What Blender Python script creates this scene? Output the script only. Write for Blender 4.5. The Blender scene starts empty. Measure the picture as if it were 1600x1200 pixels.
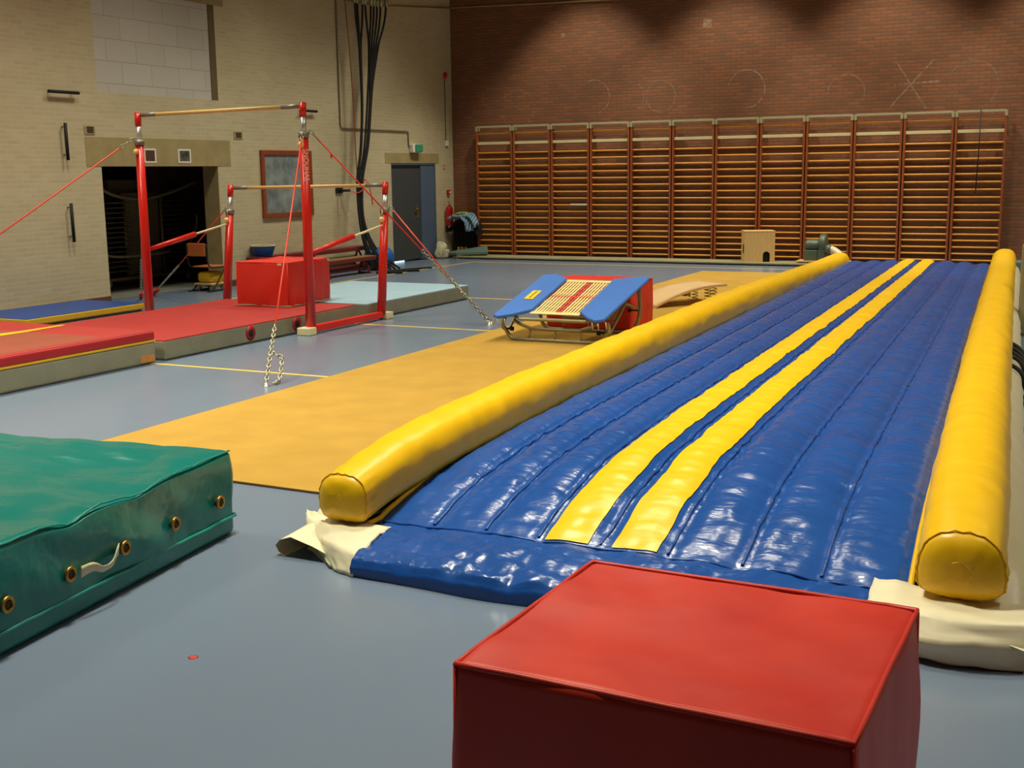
import bpy, bmesh, math, random
from mathutils import Vector, Matrix, noise
R_ = math.radians
random.seed(7)
scn = bpy.context.scene
col = scn.collection

# ------------------------------------------------------------------ materials
def s2l(c):
    c = c / 255.0
    return c / 12.92 if c <= 0.04045 else ((c + 0.055) / 1.055) ** 2.4
def rgb(r, g, b): return (s2l(r), s2l(g), s2l(b), 1.0)

def mat(name, c, rough=0.5, metal=0.0, var=0.0, vscale=4.0, bump=0.0, bscale=20.0, bdist=0.01,
        stretch=(1, 1, 1), c2=None, coat=0.0, spec=0.5, rvar=0.0, detail=4.0):
    m = bpy.data.materials.new(name); m.use_nodes = True
    nt = m.node_tree; b = nt.nodes['Principled BSDF']
    b.inputs['Base Color'].default_value = rgb(*c)
    b.inputs['Roughness'].default_value = rough
    b.inputs['Metallic'].default_value = metal
    b.inputs['Coat Weight'].default_value = coat
    b.inputs['Specular IOR Level'].default_value = spec
    tc = nt.nodes.new('ShaderNodeTexCoord')
    mp = nt.nodes.new('ShaderNodeMapping'); mp.inputs['Scale'].default_value = stretch
    nt.links.new(tc.outputs['Object'], mp.inputs['Vector'])
    if var > 0 or c2:
        n = nt.nodes.new('ShaderNodeTexNoise'); n.inputs['Scale'].default_value = vscale; n.inputs['Detail'].default_value = detail
        nt.links.new(mp.outputs[0], n.inputs['Vector'])
        r = nt.nodes.new('ShaderNodeValToRGB')
        r.color_ramp.elements[0].position = 0.32; r.color_ramp.elements[1].position = 0.68
        a = rgb(*c)
        lo = rgb(*c2) if c2 else tuple(max(0, x * (1 - var)) for x in a[:3]) + (1,)
        hi = a if c2 else tuple(min(1, x * (1 + var)) for x in a[:3]) + (1,)
        r.color_ramp.elements[0].color = lo; r.color_ramp.elements[1].color = hi
        nt.links.new(n.outputs[0], r.inputs[0]); nt.links.new(r.outputs[0], b.inputs['Base Color'])
    if bump > 0:
        n2 = nt.nodes.new('ShaderNodeTexNoise'); n2.inputs['Scale'].default_value = bscale; n2.inputs['Detail'].default_value = 3
        nt.links.new(mp.outputs[0], n2.inputs['Vector'])
        bp = nt.nodes.new('ShaderNodeBump'); bp.inputs['Strength'].default_value = bump; bp.inputs['Distance'].default_value = bdist
        nt.links.new(n2.outputs[0], bp.inputs['Height']); nt.links.new(bp.outputs[0], b.inputs['Normal'])
    if rvar > 0:
        n3 = nt.nodes.new('ShaderNodeTexNoise'); n3.inputs['Scale'].default_value = 2.5
        nt.links.new(mp.outputs[0], n3.inputs['Vector'])
        mr = nt.nodes.new('ShaderNodeMapRange'); mr.inputs['To Min'].default_value = max(0.02, rough - rvar); mr.inputs['To Max'].default_value = rough + rvar
        nt.links.new(n3.outputs[0], mr.inputs['Value']); nt.links.new(mr.outputs[0], b.inputs['Roughness'])
    return m

class N:   # tiny node helper
    def __init__(s, m): s.nt = m.node_tree
    def new(s, t, **kw):
        n = s.nt.nodes.new(t)
        for k, v in kw.items(): setattr(n, k, v)
        return n
    def link(s, a, b): s.nt.links.new(a, b)
    def math(s, op, a, b=None, clamp=False):
        n = s.nt.nodes.new('ShaderNodeMath'); n.operation = op; n.use_clamp = clamp
        for i, v in enumerate((a, b)):
            if v is None: continue
            if isinstance(v, (int, float)): n.inputs[i].default_value = v
            else: s.nt.links.new(v, n.inputs[i])
        return n.outputs[0]

def brick_mat(name, axes, c1, c2, cm, bw, bh, mort, rough, bump, tint=None, marks=None, sq=0.9):
    """axes: which object coords run along / up the wall"""
    m = bpy.data.materials.new(name); m.use_nodes = True
    h = N(m); b = m.node_tree.nodes['Principled BSDF']
    tc = h.new('ShaderNodeTexCoord'); sp = h.new('ShaderNodeSeparateXYZ'); cb = h.new('ShaderNodeCombineXYZ')
    h.link(tc.outputs['Object'], sp.inputs[0])
    h.link(sp.outputs[axes[0]], cb.inputs[0]); h.link(sp.outputs[axes[1]], cb.inputs[1])
    br = h.new('ShaderNodeTexBrick'); br.offset = 0.5
    br.inputs['Color1'].default_value = rgb(*c1); br.inputs['Color2'].default_value = rgb(*c2); br.inputs['Mortar'].default_value = rgb(*cm)
    br.inputs['Scale'].default_value = 1.0; br.inputs['Mortar Size'].default_value = mort; br.inputs['Mortar Smooth'].default_value = 0.3
    br.inputs['Brick Width'].default_value = bw; br.inputs['Row Height'].default_value = bh; br.inputs['Bias'].default_value = 0.0
    h.link(cb.outputs[0], br.inputs['Vector'])
    nz = h.new('ShaderNodeTexNoise'); nz.inputs['Scale'].default_value = 0.9; nz.inputs['Detail'].default_value = 6
    h.link(tc.outputs['Object'], nz.inputs['Vector'])
    mx = h.new('ShaderNodeMixRGB'); mx.blend_type = 'MULTIPLY'; mx.inputs[0].default_value = 0.5
    rp = h.new('ShaderNodeValToRGB'); rp.color_ramp.elements[0].position = .3; rp.color_ramp.elements[1].position = .7
    t = tint or (0.62, 0.62, 0.60)
    rp.color_ramp.elements[0].color = (*t, 1); rp.color_ramp.elements[1].color = (1, 1, 1, 1)
    h.link(nz.outputs[0], rp.inputs[0]); h.link(br.outputs[0], mx.inputs[1]); h.link(rp.outputs[0], mx.inputs[2])
    out = mx.outputs[0]
    if marks:   # chalk drawings that have been on the bricks for years
        cn = h.new('ShaderNodeTexNoise'); cn.inputs['Scale'].default_value = 22; cn.inputs['Detail'].default_value = 3
        h.link(tc.outputs['Object'], cn.inputs['Vector'])
        rough_n = h.math('MULTIPLY_ADD' if False else 'SUBTRACT', cn.outputs[0], 0.36)
        rough_n = h.math('MULTIPLY', rough_n, 4.0, True)
        U, V = sp.outputs[axes[0]], sp.outputs[axes[1]]
        tot = None
        for mk in marks:
            if mk[0] == 'ring':
                _, cx, cz, r, w, a, ang0, ang1 = mk
                dx = h.math('SUBTRACT', U, cx); dz = h.math('SUBTRACT', V, cz)
                d = h.math('SQRT', h.math('ADD', h.math('MULTIPLY', dx, dx), h.math('MULTIPLY', dz, dz)))
                d = h.math('ABSOLUTE', h.math('SUBTRACT', d, r))
                v = h.math('MULTIPLY', h.math('SUBTRACT', 1.0, h.math('DIVIDE', d, w), True), a)
                an = h.math('ARCTAN2', dz, dx)
                v = h.math('MULTIPLY', v, h.math('MULTIPLY', h.math('GREATER_THAN', an, ang0), h.math('LESS_THAN', an, ang1)))
            elif mk[0] == 'line':
                _, x0, z0, x1, z1, w, a = mk
                L = math.hypot(x1 - x0, z1 - z0); ux, uz = (x1 - x0) / L, (z1 - z0) / L
                dx = h.math('SUBTRACT', U, x0); dz = h.math('SUBTRACT', V, z0)
                t_ = h.math('ADD', h.math('MULTIPLY', dx, ux), h.math('MULTIPLY', dz, uz))
                p = h.math('ABSOLUTE', h.math('SUBTRACT', h.math('MULTIPLY', dx, uz), h.math('MULTIPLY', dz, ux)))
                v = h.math('MULTIPLY', h.math('SUBTRACT', 1.0, h.math('DIVIDE', p, w), True), a)
                v = h.math('MULTIPLY', v, h.math('MULTIPLY', h.math('GREATER_THAN', t_, 0), h.math('LESS_THAN', t_, L)))
            else:
                _, cx, cz, r, a = mk
                dx = h.math('SUBTRACT', U, cx); dz = h.math('SUBTRACT', V, cz)
                d = h.math('MAXIMUM', h.math('ABSOLUTE', dx), h.math('ABSOLUTE', dz))
                v = h.math('MULTIPLY', h.math('LESS_THAN', d, r), a)
            tot = v if tot is None else h.math('MAXIMUM', tot, v)
        tot = h.math('MULTIPLY', tot, rough_n, True)
        m2 = h.new('ShaderNodeMixRGB'); m2.inputs[2].default_value = rgb(200, 185, 160)
        h.link(tot, m2.inputs[0]); h.link(out, m2.inputs[1]); out = m2.outputs[0]
    h.link(out, b.inputs['Base Color'])
    b.inputs['Roughness'].default_value = rough
    if bump:
        bp = h.new('ShaderNodeBump'); bp.inputs['Strength'].default_value = bump; bp.inputs['Distance'].default_value = 0.012; bp.invert = True
        h.link(br.outputs['Fac'], bp.inputs['Height']); h.link(bp.outputs[0], b.inputs['Normal'])
    return m

PI = math.pi
M = {}
M['floor'] = mat('floor_linoleum', (110, 124, 145), 0.25, var=0.03, vscale=.7, rvar=.04)
M['cream'] = brick_mat('cream_painted_brick', (1, 2), (200, 188, 156), (190, 178, 146), (202, 190, 158), 0.21, 0.0625, 0.008, 0.65, 0.14, (0.80, 0.79, 0.74))
M['red_brick'] = brick_mat('red_brown_brick', (0, 2), (150, 90, 58), (126, 80, 54), (110, 84, 62), 0.21, 0.0625, 0.009, 0.75, 0.4, (0.72, 0.72, 0.72),
    marks=[('ring', -6.2, 3.25, .35, .017, .55, -1.6, 2.9), ('ring', -9.3, 3.22, .33, .016, .4, -1.3, 2.0), ('ring', -8.55, 3.2, .3, .014, .28, -.9, .9),
           ('ring', -7.9, 3.18, .3, .014, .28, -3.1, 3.0), ('ring', -11.0, 3.05, .38, .014, .2, -3.1, 2.6), ('ring', -4.35, 3.1, .33, .014, .3, -.2, 3.1), ('ring', -2.2, 3.15, .42, .014, .22, -1.2, 2.6),
           ('line', -3.57, 2.82, -2.85, 3.62, .022, .42), ('line', -3.5, 3.62, -2.95, 2.78, .02, .38), ('line', -3.5, 3.2, -2.72, 3.25, .022, .4),
           ('spot', -6.98, 4.5, .08, .35), ('spot', -9.97, 4.45, .04, .35)])
M['plain_wall'] = brick_mat('far_painted_brick', (0, 2), (205, 192, 152), (196, 180, 142), (210, 198, 160), 0.21, 0.0625, 0.008, 0.7, 0.3)
M['block'] = brick_mat('pale_block_infill', (1, 2), (196, 193, 184), (190, 187, 178), (166, 158, 142), 0.58, 0.305, 0.006, 0.7, 0.2, (0.92, 0.92, 0.92))
M['concrete'] = mat('ochre_concrete', (160, 144, 100), .75, var=.1, vscale=5, bump=.1, bscale=60)
M['ceiling'] = mat('dark_ceiling', (110, 100, 82), .9, var=.1)
M['skirt'] = mat('red_brown_skirting', (104, 66, 50), .5, var=.1)
M['rack_grey'] = mat('rack_dark_grey_paint', (88, 82, 68), .5)
M['orange_patch'] = mat('orange_cloth_patch', (190, 128, 62), .7, var=.1, vscale=12)
M['dark_trim'] = mat('olive_brown_jamb', (104, 90, 60), .7, var=.08)
M['dark_room'] = mat('storage_dark_plaster', (122, 114, 98), .9, var=.15)
M['store_floor'] = mat('storage_floor', (120, 118, 108), .6, var=.1)
M['line'] = mat('yellow_line_paint', (222, 190, 78), .45, var=.06, vscale=9)
M['runway'] = mat('ochre_carpet', (176, 138, 62), .95, var=.07, vscale=3, bump=.5, bscale=420, bdist=.004, spec=.15, detail=8)
M['runway_edge'] = mat('carpet_edge', (110, 80, 45), .9)
M['blue'] = mat('blue_vinyl', (28, 76, 152), .25, bump=.45, bscale=6, bdist=.028, stretch=(1, 2.2, 1), var=.06, vscale=2, detail=5, rvar=.08)
M['yellow'] = mat('yellow_vinyl', (236, 188, 12), .36, bump=.4, bscale=5, bdist=.014, stretch=(1, 2.6, 1), var=.04)
M['yellow_tube'] = mat('yellow_tube_vinyl', (234, 184, 10), .38, bump=.35, bscale=5, bdist=.016, stretch=(.6, 1.7, .6), var=.04)
M['white_vinyl'] = mat('white_vinyl', (226, 216, 184), .4, bump=.25, bscale=6, bdist=.012, var=.05)
M['red_vinyl'] = mat('red_vinyl', (206, 48, 20), .5, bump=.3, bscale=4, bdist=.014, var=.06, vscale=3, c2=(186, 34, 24), detail=8)
M['red_cover'] = mat('red_cloth_cover', (212, 42, 26), .55, bump=.25, bscale=5, bdist=.012, var=.05, vscale=3)
M['red_pipe'] = mat('dark_red_piping', (140, 20, 20), .5)
M['red_top'] = mat('red_mat_top', (164, 36, 32), .6, var=.05, bump=.1, bscale=60)
M['red_side'] = mat('dark_red_band', (168, 28, 36), .42, var=.06)
M['brown_panel'] = mat('faded_red_panel', (150, 70, 52), .4, var=.06, vscale=3, bump=.1, bscale=5)
M['grey_side'] = mat('grey_canvas', (134, 132, 112), .6, bump=.5, bscale=4, bdist=.03, var=.08, vscale=4)
M['pale_blue'] = mat('pale_blue_mat_top', (160, 192, 212), .45, var=.04, bump=.05)
M['mat_blue'] = mat('blue_mat_top', (28, 66, 140), .5, var=.06)
M['mat_yellow'] = mat('ochre_yellow_side', (214, 170, 40), .5, var=.06)
M['green'] = mat('green_vinyl', (10, 112, 106), .25, bump=.4, bscale=2.6, bdist=.035, var=.04, vscale=2, stretch=(.6, 2.0, 1.8))
M['green_welt'] = mat('green_welt', (24, 132, 122), .3)
M['brass'] = mat('brass_eyelet', (176, 130, 60), .35, .9)
M['dark_hole'] = mat('dark_eyelet_hole', (60, 50, 24), .8)
M['cream_strap'] = mat('cream_webbing', (206, 196, 160), .7, bump=.2, bscale=80)
M['red_paint'] = mat('red_enamel', (214, 34, 24), .3, var=.03)
M['orange_cable'] = mat('orange_red_cable', (226, 64, 40), .4)
M['chrome'] = mat('chrome', (214, 214, 214), .34, .75)
M['steel'] = mat('galvanised_steel', (176, 172, 150), .38, .85, var=.1, vscale=30)
M['clamp'] = mat('cast_clamp', (140, 136, 124), .5, .6)
M['wood_bar'] = mat('ash_wood_bar', (222, 186, 116), .5, var=.08, vscale=12, stretch=(1, 8, 8))
M['cream_plastic'] = mat('cream_plastic', (226, 214, 170), .5)
M['knob'] = mat('yellow_cream_knob', (238, 206, 120), .35)
M['white'] = mat('white_paint', (230, 226, 214), .5)
M['lettering'] = mat('white_lettering', (240, 232, 212), .5)
M['bars_post'] = mat('varnished_red_wood', (150, 80, 42), .42, var=.12, vscale=8, stretch=(8, 8, 1))
M['rung'] = mat('varnished_yellow_wood', (214, 146, 52), .36, var=.1, vscale=6, stretch=(1, 10, 10))
M['grey_paint'] = mat('grey_painted_wood', (168, 160, 128), .55, var=.06)
M['pale_batten'] = mat('pale_painted_batten', (216, 202, 156), .5, var=.06)
M['pad'] = mat('grey_beige_floor_pad', (150, 142, 108), .7, var=.08)
M['pad_dark'] = mat('pad_underside', (40, 38, 60), .8)  # shadow beneath the floor pad, put into the colour
M['plywood'] = mat('pale_plywood', (222, 180, 116), .55, var=.06, vscale=6, stretch=(6, 6, 1))
M['black'] = mat('black_rubber', (18, 18, 20), .7)
M['rope'] = mat('black_rope', (22, 20, 20), .9, bump=.5, bscale=90)
M['hole'] = mat('unlit_hole', (8, 8, 8), .9)  # near-black colour that paints the shade inside the box openings
M['door_black'] = mat('near_black_door', (66, 70, 72), .55, var=.05)
M['door_blue'] = mat('slate_blue_door', (84, 102, 128), .5, var=.05)
M['brass_handle'] = mat('dull_brass_handle', (150, 130, 84), .35, .7)
M['frame_wood'] = mat('brown_wood_frame', (140, 66, 34), .5, var=.1)
M['slate'] = mat('chalky_slate', (92, 104, 112), .75, var=.3, vscale=4, c2=(150, 158, 158), detail=10)
M['bench_red'] = mat('dark_red_bench_wood', (112, 34, 34), .45, var=.1)
M['bench_top'] = mat('worn_bench_top', (128, 96, 56), .45, var=.12, vscale=8, stretch=(8, 1, 8))
M['bowl_blue'] = mat('blue_plastic', (30, 86, 176), .4)
M['ball_blue'] = mat('blue_ball_rubber', (34, 96, 170), .4)
M['steel_dark'] = mat('dark_grey_tube', (150, 142, 108), .4, .45, var=.1)
M['tramp_blue'] = mat('soft_blue_pad', (60, 112, 196), .6, var=.04, bump=.1, bscale=80)
M['tramp_edge'] = mat('pad_edge_blue', (44, 88, 166), .6)
M['bed_cream'] = mat('cream_webbing_bed', (230, 208, 140), .7)
M['bed_red'] = mat('red_webbing_bed', (206, 70, 60), .7)
M['badge'] = mat('yellow_badge', (248, 206, 30), .45)
M['badge_edge'] = mat('orange_badge_edge', (190, 110, 60), .5)
M['ink'] = mat('black_ink', (60, 44, 10), .6)
M['board'] = mat('beige_carpet_board', (212, 176, 128), .9, var=.05, bump=.2, bscale=200)
M['machine'] = mat('grey_green_machine_paint', (92, 104, 88), .45, .2, var=.08)
M['exting'] = mat('extinguisher_red', (190, 24, 22), .3)
M['label_y'] = mat('yellow_label', (220, 170, 40), .5)
M['cloth_black'] = mat('black_cloth', (16, 17, 20), .9)
M['bag_white'] = mat('cream_bag_cloth', (206, 198, 164), .7, bump=.3, bscale=12)
M['teal'] = mat('grey_teal_mat', (92, 116, 108), .6, var=.06)
M['maroon'] = mat('maroon_cloth', (92, 36, 32), .8)
M['pipe'] = mat('painted_conduit', (128, 112, 92), .6)
M['yellow_pipe'] = mat('pale_ochre_pipe', (172, 146, 92), .6)
M['exit_green'] = mat('green_sign_face', (60, 150, 110), .4)
M['seat_orange'] = mat('orange_plywood', (196, 108, 50), .45, var=.08)
M['yellow_bag'] = mat('yellow_bag', (214, 176, 30), .5)
def stripe_cloth():
    m = mat('striped_blue_cloth', (96, 130, 160), .85); h = N(m)
    tc = h.new('ShaderNodeTexCoord'); w = h.new('ShaderNodeTexWave'); w.inputs['Scale'].default_value = 7; w.inputs['Distortion'].default_value = 2.5
    h.link(tc.outputs['Object'], w.inputs['Vector'])
    r = h.new('ShaderNodeValToRGB'); r.color_ramp.elements[0].color = rgb(70, 108, 146); r.color_ramp.elements[1].color = rgb(160, 182, 190)
    r.color_ramp.elements[0].position = .45; r.color_ramp.elements[1].position = .75
    h.link(w.outputs['Color'], r.inputs[0]); h.link(r.outputs[0], m.node_tree.nodes['Principled BSDF'].inputs['Base Color'])
    return m
M['stripe_cloth'] = stripe_cloth()
M['lime_cloth'] = mat('lime_cloth', (160, 170, 70), .85)
M['photo_a'] = mat('dark_red_photo', (110, 44, 34), .4, c2=(60, 70, 60), vscale=14)
M['photo_b'] = mat('dark_grey_photo', (120, 112, 96), .4, c2=(40, 52, 60), vscale=12)
M['red_sign'] = mat('red_sign', (196, 60, 44), .5)
dl = bpy.data.materials.new('daylight_gap'); dl.use_nodes = True
_n = dl.node_tree; _n.nodes.clear(); _o = _n.nodes.new('ShaderNodeOutputMaterial'); _e = _n.nodes.new('ShaderNodeEmission')
_e.inputs[0].default_value = (0.55, 0.82, 1, 1); _e.inputs[1].default_value = 6; _n.links.new(_e.outputs[0], _o.inputs[0])
M['daylight'] = dl

# ------------------------------------------------------------------ mesh helpers
def nb(): return bmesh.new()
def box(bm, x0, x1, y0, y1, z0, z1, mi=0):
    vs = [bm.verts.new((x, y, z)) for z in (z0, z1) for (x, y) in ((x0, y0), (x1, y0), (x1, y1), (x0, y1))]
    fs = [(3, 2, 1, 0), (4, 5, 6, 7), (0, 1, 5, 4), (1, 2, 6, 5), (2, 3, 7, 6), (3, 0, 4, 7)]
    for f in fs:
        fc = bm.faces.new([vs[i] for i in f]); fc.material_index = mi
    return bm
def bbox(bm, x0, x1, y0, y1, z0, z1, r=.01, seg=2, mi=0):
    t = nb(); box(t, x0, x1, y0, y1, z0, z1)
    bmesh.ops.bevel(t, geom=t.edges[:], offset=r, segments=seg, affect='EDGES', profile=.5)
    merge(bm, t, mi); return bm
def merge(bm, t, mi=0, mtx=None):
    t.verts.index_update()
    vm = [bm.verts.new(mtx @ v.co if mtx else v.co) for v in t.verts]
    for f in t.faces:
        try:
            nf = bm.faces.new([vm[v.index] for v in f.verts]); nf.material_index = mi; nf.smooth = f.smooth
        except ValueError: pass
    t.free(); return bm
def tube(bm, pts, r, seg=10, mi=0, caps=True, closed=False, rfun=None):
    pts = [Vector(p) for p in pts]; n = len(pts)
    rings = []; prev = None
    for i, p in enumerate(pts):
        if closed: t = (pts[(i + 1) % n] - pts[i - 1]).normalized()
        else: t = (pts[min(i + 1, n - 1)] - pts[max(i - 1, 0)]).normalized()
        if prev is None:
            a = Vector((0, 0, 1)) if abs(t.z) < .9 else Vector((1, 0, 0))
            u = t.cross(a).normalized()
        else:
            u = (prev - t * prev.dot(t)).normalized()
        prev = u; w = t.cross(u)
        rr = rfun(i / (n - 1)) if rfun else r
        rings.append([bm.verts.new(p + (u * math.cos(2 * PI * k / seg) + w * math.sin(2 * PI * k / seg)) * rr) for k in range(seg)])
    m = n if closed else n - 1
    for i in range(m):
        A, B = rings[i], rings[(i + 1) % n]
        for k in range(seg):
            f = bm.faces.new((A[k], A[(k + 1) % seg], B[(k + 1) % seg], B[k])); f.smooth = True; f.material_index = mi
    if caps and not closed:
        f = bm.faces.new(rings[0][::-1]); f.material_index = mi
        f = bm.faces.new(rings[-1]); f.material_index = mi
    return bm
def lathe(bm, prof, c=(0, 0, 0), axis='Z', seg=24, mi=0):
    """prof: list of (r, h)"""
    c = Vector(c); rings = []
    def P(r, h, a):
        x, y = r * math.cos(a), r * math.sin(a)
        return c + (Vector((x, y, h)) if axis == 'Z' else Vector((h, x, y)) if axis == 'X' else Vector((y, h, x)))
    for r, h in prof:
        rings.append([bm.verts.new(P(max(r, 1e-4), h, 2 * PI * k / seg)) for k in range(seg)])
    for A, B in zip(rings, rings[1:]):
        for k in range(seg):
            f = bm.faces.new((A[k], A[(k + 1) % seg], B[(k + 1) % seg], B[k])); f.smooth = True; f.material_index = mi
    f = bm.faces.new(rings[0][::-1]); f.material_index = mi
    f = bm.faces.new(rings[-1]); f.material_index = mi
    return bm
def smooth_path(pts, k=6):
    """Catmull-Rom"""
    P = [Vector(p) for p in pts]; out = []
    for i in range(len(P) - 1):
        p0, p1, p2, p3 = P[max(i - 1, 0)], P[i], P[i + 1], P[min(i + 2, len(P) - 1)]
        for j in range(k):
            t = j / k
            out.append(.5 * ((2 * p1) + (p2 - p0) * t + (2 * p0 - 5 * p1 + 4 * p2 - p3) * t * t + (3 * p1 - p0 - 3 * p2 + p3) * t ** 3))
    out.append(P[-1]); return out
def prism(bm, poly, d, mi=0):
    """poly: 3D points of one face, extruded by vector d"""
    d = Vector(d); a = [bm.verts.new(p) for p in poly]; b = [bm.verts.new(Vector(p) + d) for p in poly]
    n = len(a)
    f = [bm.faces.new(a[::-1]), bm.faces.new(b)]
    for i in range(n): f.append(bm.faces.new((a[i], a[(i + 1) % n], b[(i + 1) % n], b[i])))
    for q in f: q.material_index = mi
    return bm
def soft_box(bm, sx, sy, sz, r=.03, div=(14, 12, 8), disp=None, mi=0, taper=None):
    """rounded box, base at z=0, centred in x,y; disp(co, n) -> offset along normal"""
    t = nb(); H = Vector((sx / 2, sy / 2, sz / 2)); key = {}
    def coord(i, n, h): # denser near edges
        u = i / n * 2 - 1
        return h * (math.copysign(abs(u) ** .8, u))
    def vert(p):
        k = tuple(round(c, 5) for c in p)
        if k not in key:
            v = Vector(p); q = Vector([max(-H[i] + r, min(H[i] - r, v[i])) for i in range(3)])
            d = v - q
            if d.length > 1e-7: v = q + d.normalized() * r; nn = d.normalized()
            else: nn = Vector((0, 0, 1))
            key[k] = (t.verts.new(v), nn)
        return key[k][0]
    nx, ny, nz = div
    X = [coord(i, nx, H.x) for i in range(nx + 1)]; Y = [coord(i, ny, H.y) for i in range(ny + 1)]; Zs = [coord(i, nz, H.z) for i in range(nz + 1)]
    # extra loops at rounding limits
    def extra(L, h): return sorted(set(L + [-h + r, h - r, -h + r * .35, h - r * .35]))
    X, Y, Zs = extra(X, H.x), extra(Y, H.y), extra(Zs, H.z)
    def face(A, B, fn):
        for i in range(len(A) - 1):
            for j in range(len(B) - 1):
                q = [vert(fn(A[i], B[j])), vert(fn(A[i + 1], B[j])), vert(fn(A[i + 1], B[j + 1])), vert(fn(A[i], B[j + 1]))]
                try: t.faces.new(q).smooth = True
                except ValueError: pass
    face(X, Y, lambda a, b: (a, b, H.z)); face(X, Y, lambda a, b: (a, -b, -H.z))
    face(X, Zs, lambda a, b: (a, -H.y, b)); face(X, Zs, lambda a, b: (-a, H.y, b))
    face(Y, Zs, lambda a, b: (H.x, a, b)); face(Y, Zs, lambda a, b: (-H.x, -a, b))
    bmesh.ops.recalc_face_normals(t, faces=t.faces[:]); t.normal_update()
    if disp:
        off = []
        for v in t.verts: off.append(disp(v.co + Vector((0, 0, H.z)), v.normal))
        for v, o in zip(t.verts, off): v.co += o
    for v in t.verts: v.co.z += H.z
    merge(bm, t, mi); return bm
def nz(x, y=0, z=0): return noise.noise(Vector((x, y, z)))

def slab(b, rows, off):
    """close a grid of verts into a thin solid; off = vector or thickness along the normal"""
    for A, B_ in zip(rows, rows[1:]):
        for k in range(len(A) - 1): b.faces.new((A[k], A[k + 1], B_[k + 1], B_[k])).smooth = True
    b.normal_update()
    low = [[b.verts.new(v.co + (off if isinstance(off, Vector) else v.normal * off)) for v in r_] for r_ in rows]
    for A, B_ in zip(low, low[1:]):
        for k in range(len(A) - 1): b.faces.new((A[k + 1], A[k], B_[k], B_[k + 1])).smooth = True
    n, m = len(rows) - 1, len(rows[0]) - 1
    for i in range(n):
        b.faces.new((rows[i][0], rows[i + 1][0], low[i + 1][0], low[i][0])); b.faces.new((rows[i + 1][m], rows[i][m], low[i][m], low[i + 1][m]))
    for k in range(m):
        b.faces.new((rows[0][k + 1], rows[0][k], low[0][k], low[0][k + 1])); b.faces.new((rows[n][k], rows[n][k + 1], low[n][k + 1], low[n][k]))
CREATED = {}
def obj(name, bm, m, parent=None, origin=None, smooth=None):
    """link bm as ONE mesh object; bm is in the parent's frame (or the world)"""
    bmesh.ops.recalc_face_normals(bm, faces=bm.faces[:])
    me = bpy.data.meshes.new(name)
    if origin is not None: bmesh.ops.translate(bm, verts=bm.verts[:], vec=-Vector(origin))
    bm.to_mesh(me); bm.free()
    for q in (m if isinstance(m, (list, tuple)) else [m]): me.materials.append(M[q] if isinstance(q, str) else q)
    if smooth is not None:
        for p in me.polygons: p.use_smooth = smooth
    o = bpy.data.objects.new(name, me); col.objects.link(o)
    if parent: o.parent = parent
    elif origin is not None: o.location = origin
    return o
def tag(o, label, cat, group=None, kind=None):
    o['label'] = label; o['category'] = cat
    if group: o['group'] = group
    if kind: o['kind'] = kind
    return o
def thing(name, label, cat, loc=(0, 0, 0), rz=0, group=None):
    o = bpy.data.objects.new(name, None); col.objects.link(o)
    o.location = loc; o.rotation_euler = (0, 0, rz); o.empty_display_size = .1
    return tag(o, label, cat, group)
def part(name, bm, m, t, label=None):
    """bm in world coords under an unrotated thing t"""
    bmesh.ops.translate(bm, verts=bm.verts[:], vec=-Vector(t.location))
    o = obj(name, bm, m, t)
    if label: o['label'] = label
    return o
def struct(name, bm, m, label=None, cat=None):
    o = obj(name, bm, m); o['kind'] = 'structure'
    if label: o['label'] = label
    if cat: o['category'] = cat
    return o
def dup(root, loc=None, label=None, rz=None):
    r = root.copy(); col.objects.link(r)
    if loc is not None: r.location = loc
    if rz is not None: r.rotation_euler = (0, 0, rz)
    if label: r['label'] = label
    for ch in root.children:
        c = ch.copy(); col.objects.link(c); c.parent = r
        for g in ch.children:
            d = g.copy(); col.objects.link(d); d.parent = c
    return r
def text_bm(s, size, depth=.0008, spacing=1.0):
    cu = bpy.data.curves.new('txt', 'FONT'); cu.body = s; cu.size = size; cu.extrude = depth; cu.align_x = 'CENTER'; cu.align_y = 'CENTER'; cu.space_character = spacing
    o = bpy.data.objects.new('txt', cu); col.objects.link(o)
    bpy.context.view_layer.update()
    me = bpy.data.meshes.new_from_object(o.evaluated_get(bpy.context.evaluated_depsgraph_get()))
    bm = nb(); bm.from_mesh(me)
    bpy.data.objects.remove(o); bpy.data.curves.remove(cu); bpy.data.meshes.remove(me)
    return bm

# ------------------------------------------------------------------ the hall
XL, YB, XR, YF, ZC = -12.556, 22.56, 3.2, -5.0, 7.2
O0, O1, OZ = 12.50, 14.95, 1.91          # storage opening
D0, D1, DZ = 20.06, 21.80, 1.96          # door opening
B0, B1, BZ0, BZ1 = 12.52, 15.05, 2.92, 4.36

b = nb(); box(b, XL - .4, XR, YF, YB + .3, -.2, 0)
struct('floor', b, 'floor', 'grey-blue linoleum sports floor of the hall', 'floor')
b = nb(); w = .3
for y0, y1, z0, z1 in ((YF, O0, 0, ZC), (O0, O1, OZ, BZ0), (O0, B0, BZ0, ZC), (B0, B1, BZ1, ZC), (O1, B1, 0, BZ0), (B1, D0, 0, ZC), (D0, D1, DZ, ZC), (D1, YB, 0, ZC)):
    box(b, XL - w, XL, y0, y1, z0, z1)
struct('wall_left', b, 'cream', 'cream painted brick side wall with storage opening and door', 'wall')
b = nb(); box(b, XL - w, XR + .3, YB, YB + .3, 0, ZC)
struct('wall_back', b, 'red_brick', 'red-brown brick end wall above the wall bars', 'wall')
b = nb(); box(b, XR, XR + .3, YF, YB, 0, ZC); struct('wall_right', b, 'plain_wall')
b = nb(); box(b, XL - w, XR + .3, YF - .3, YF, 0, ZC); struct('wall_front', b, 'plain_wall')
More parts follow.
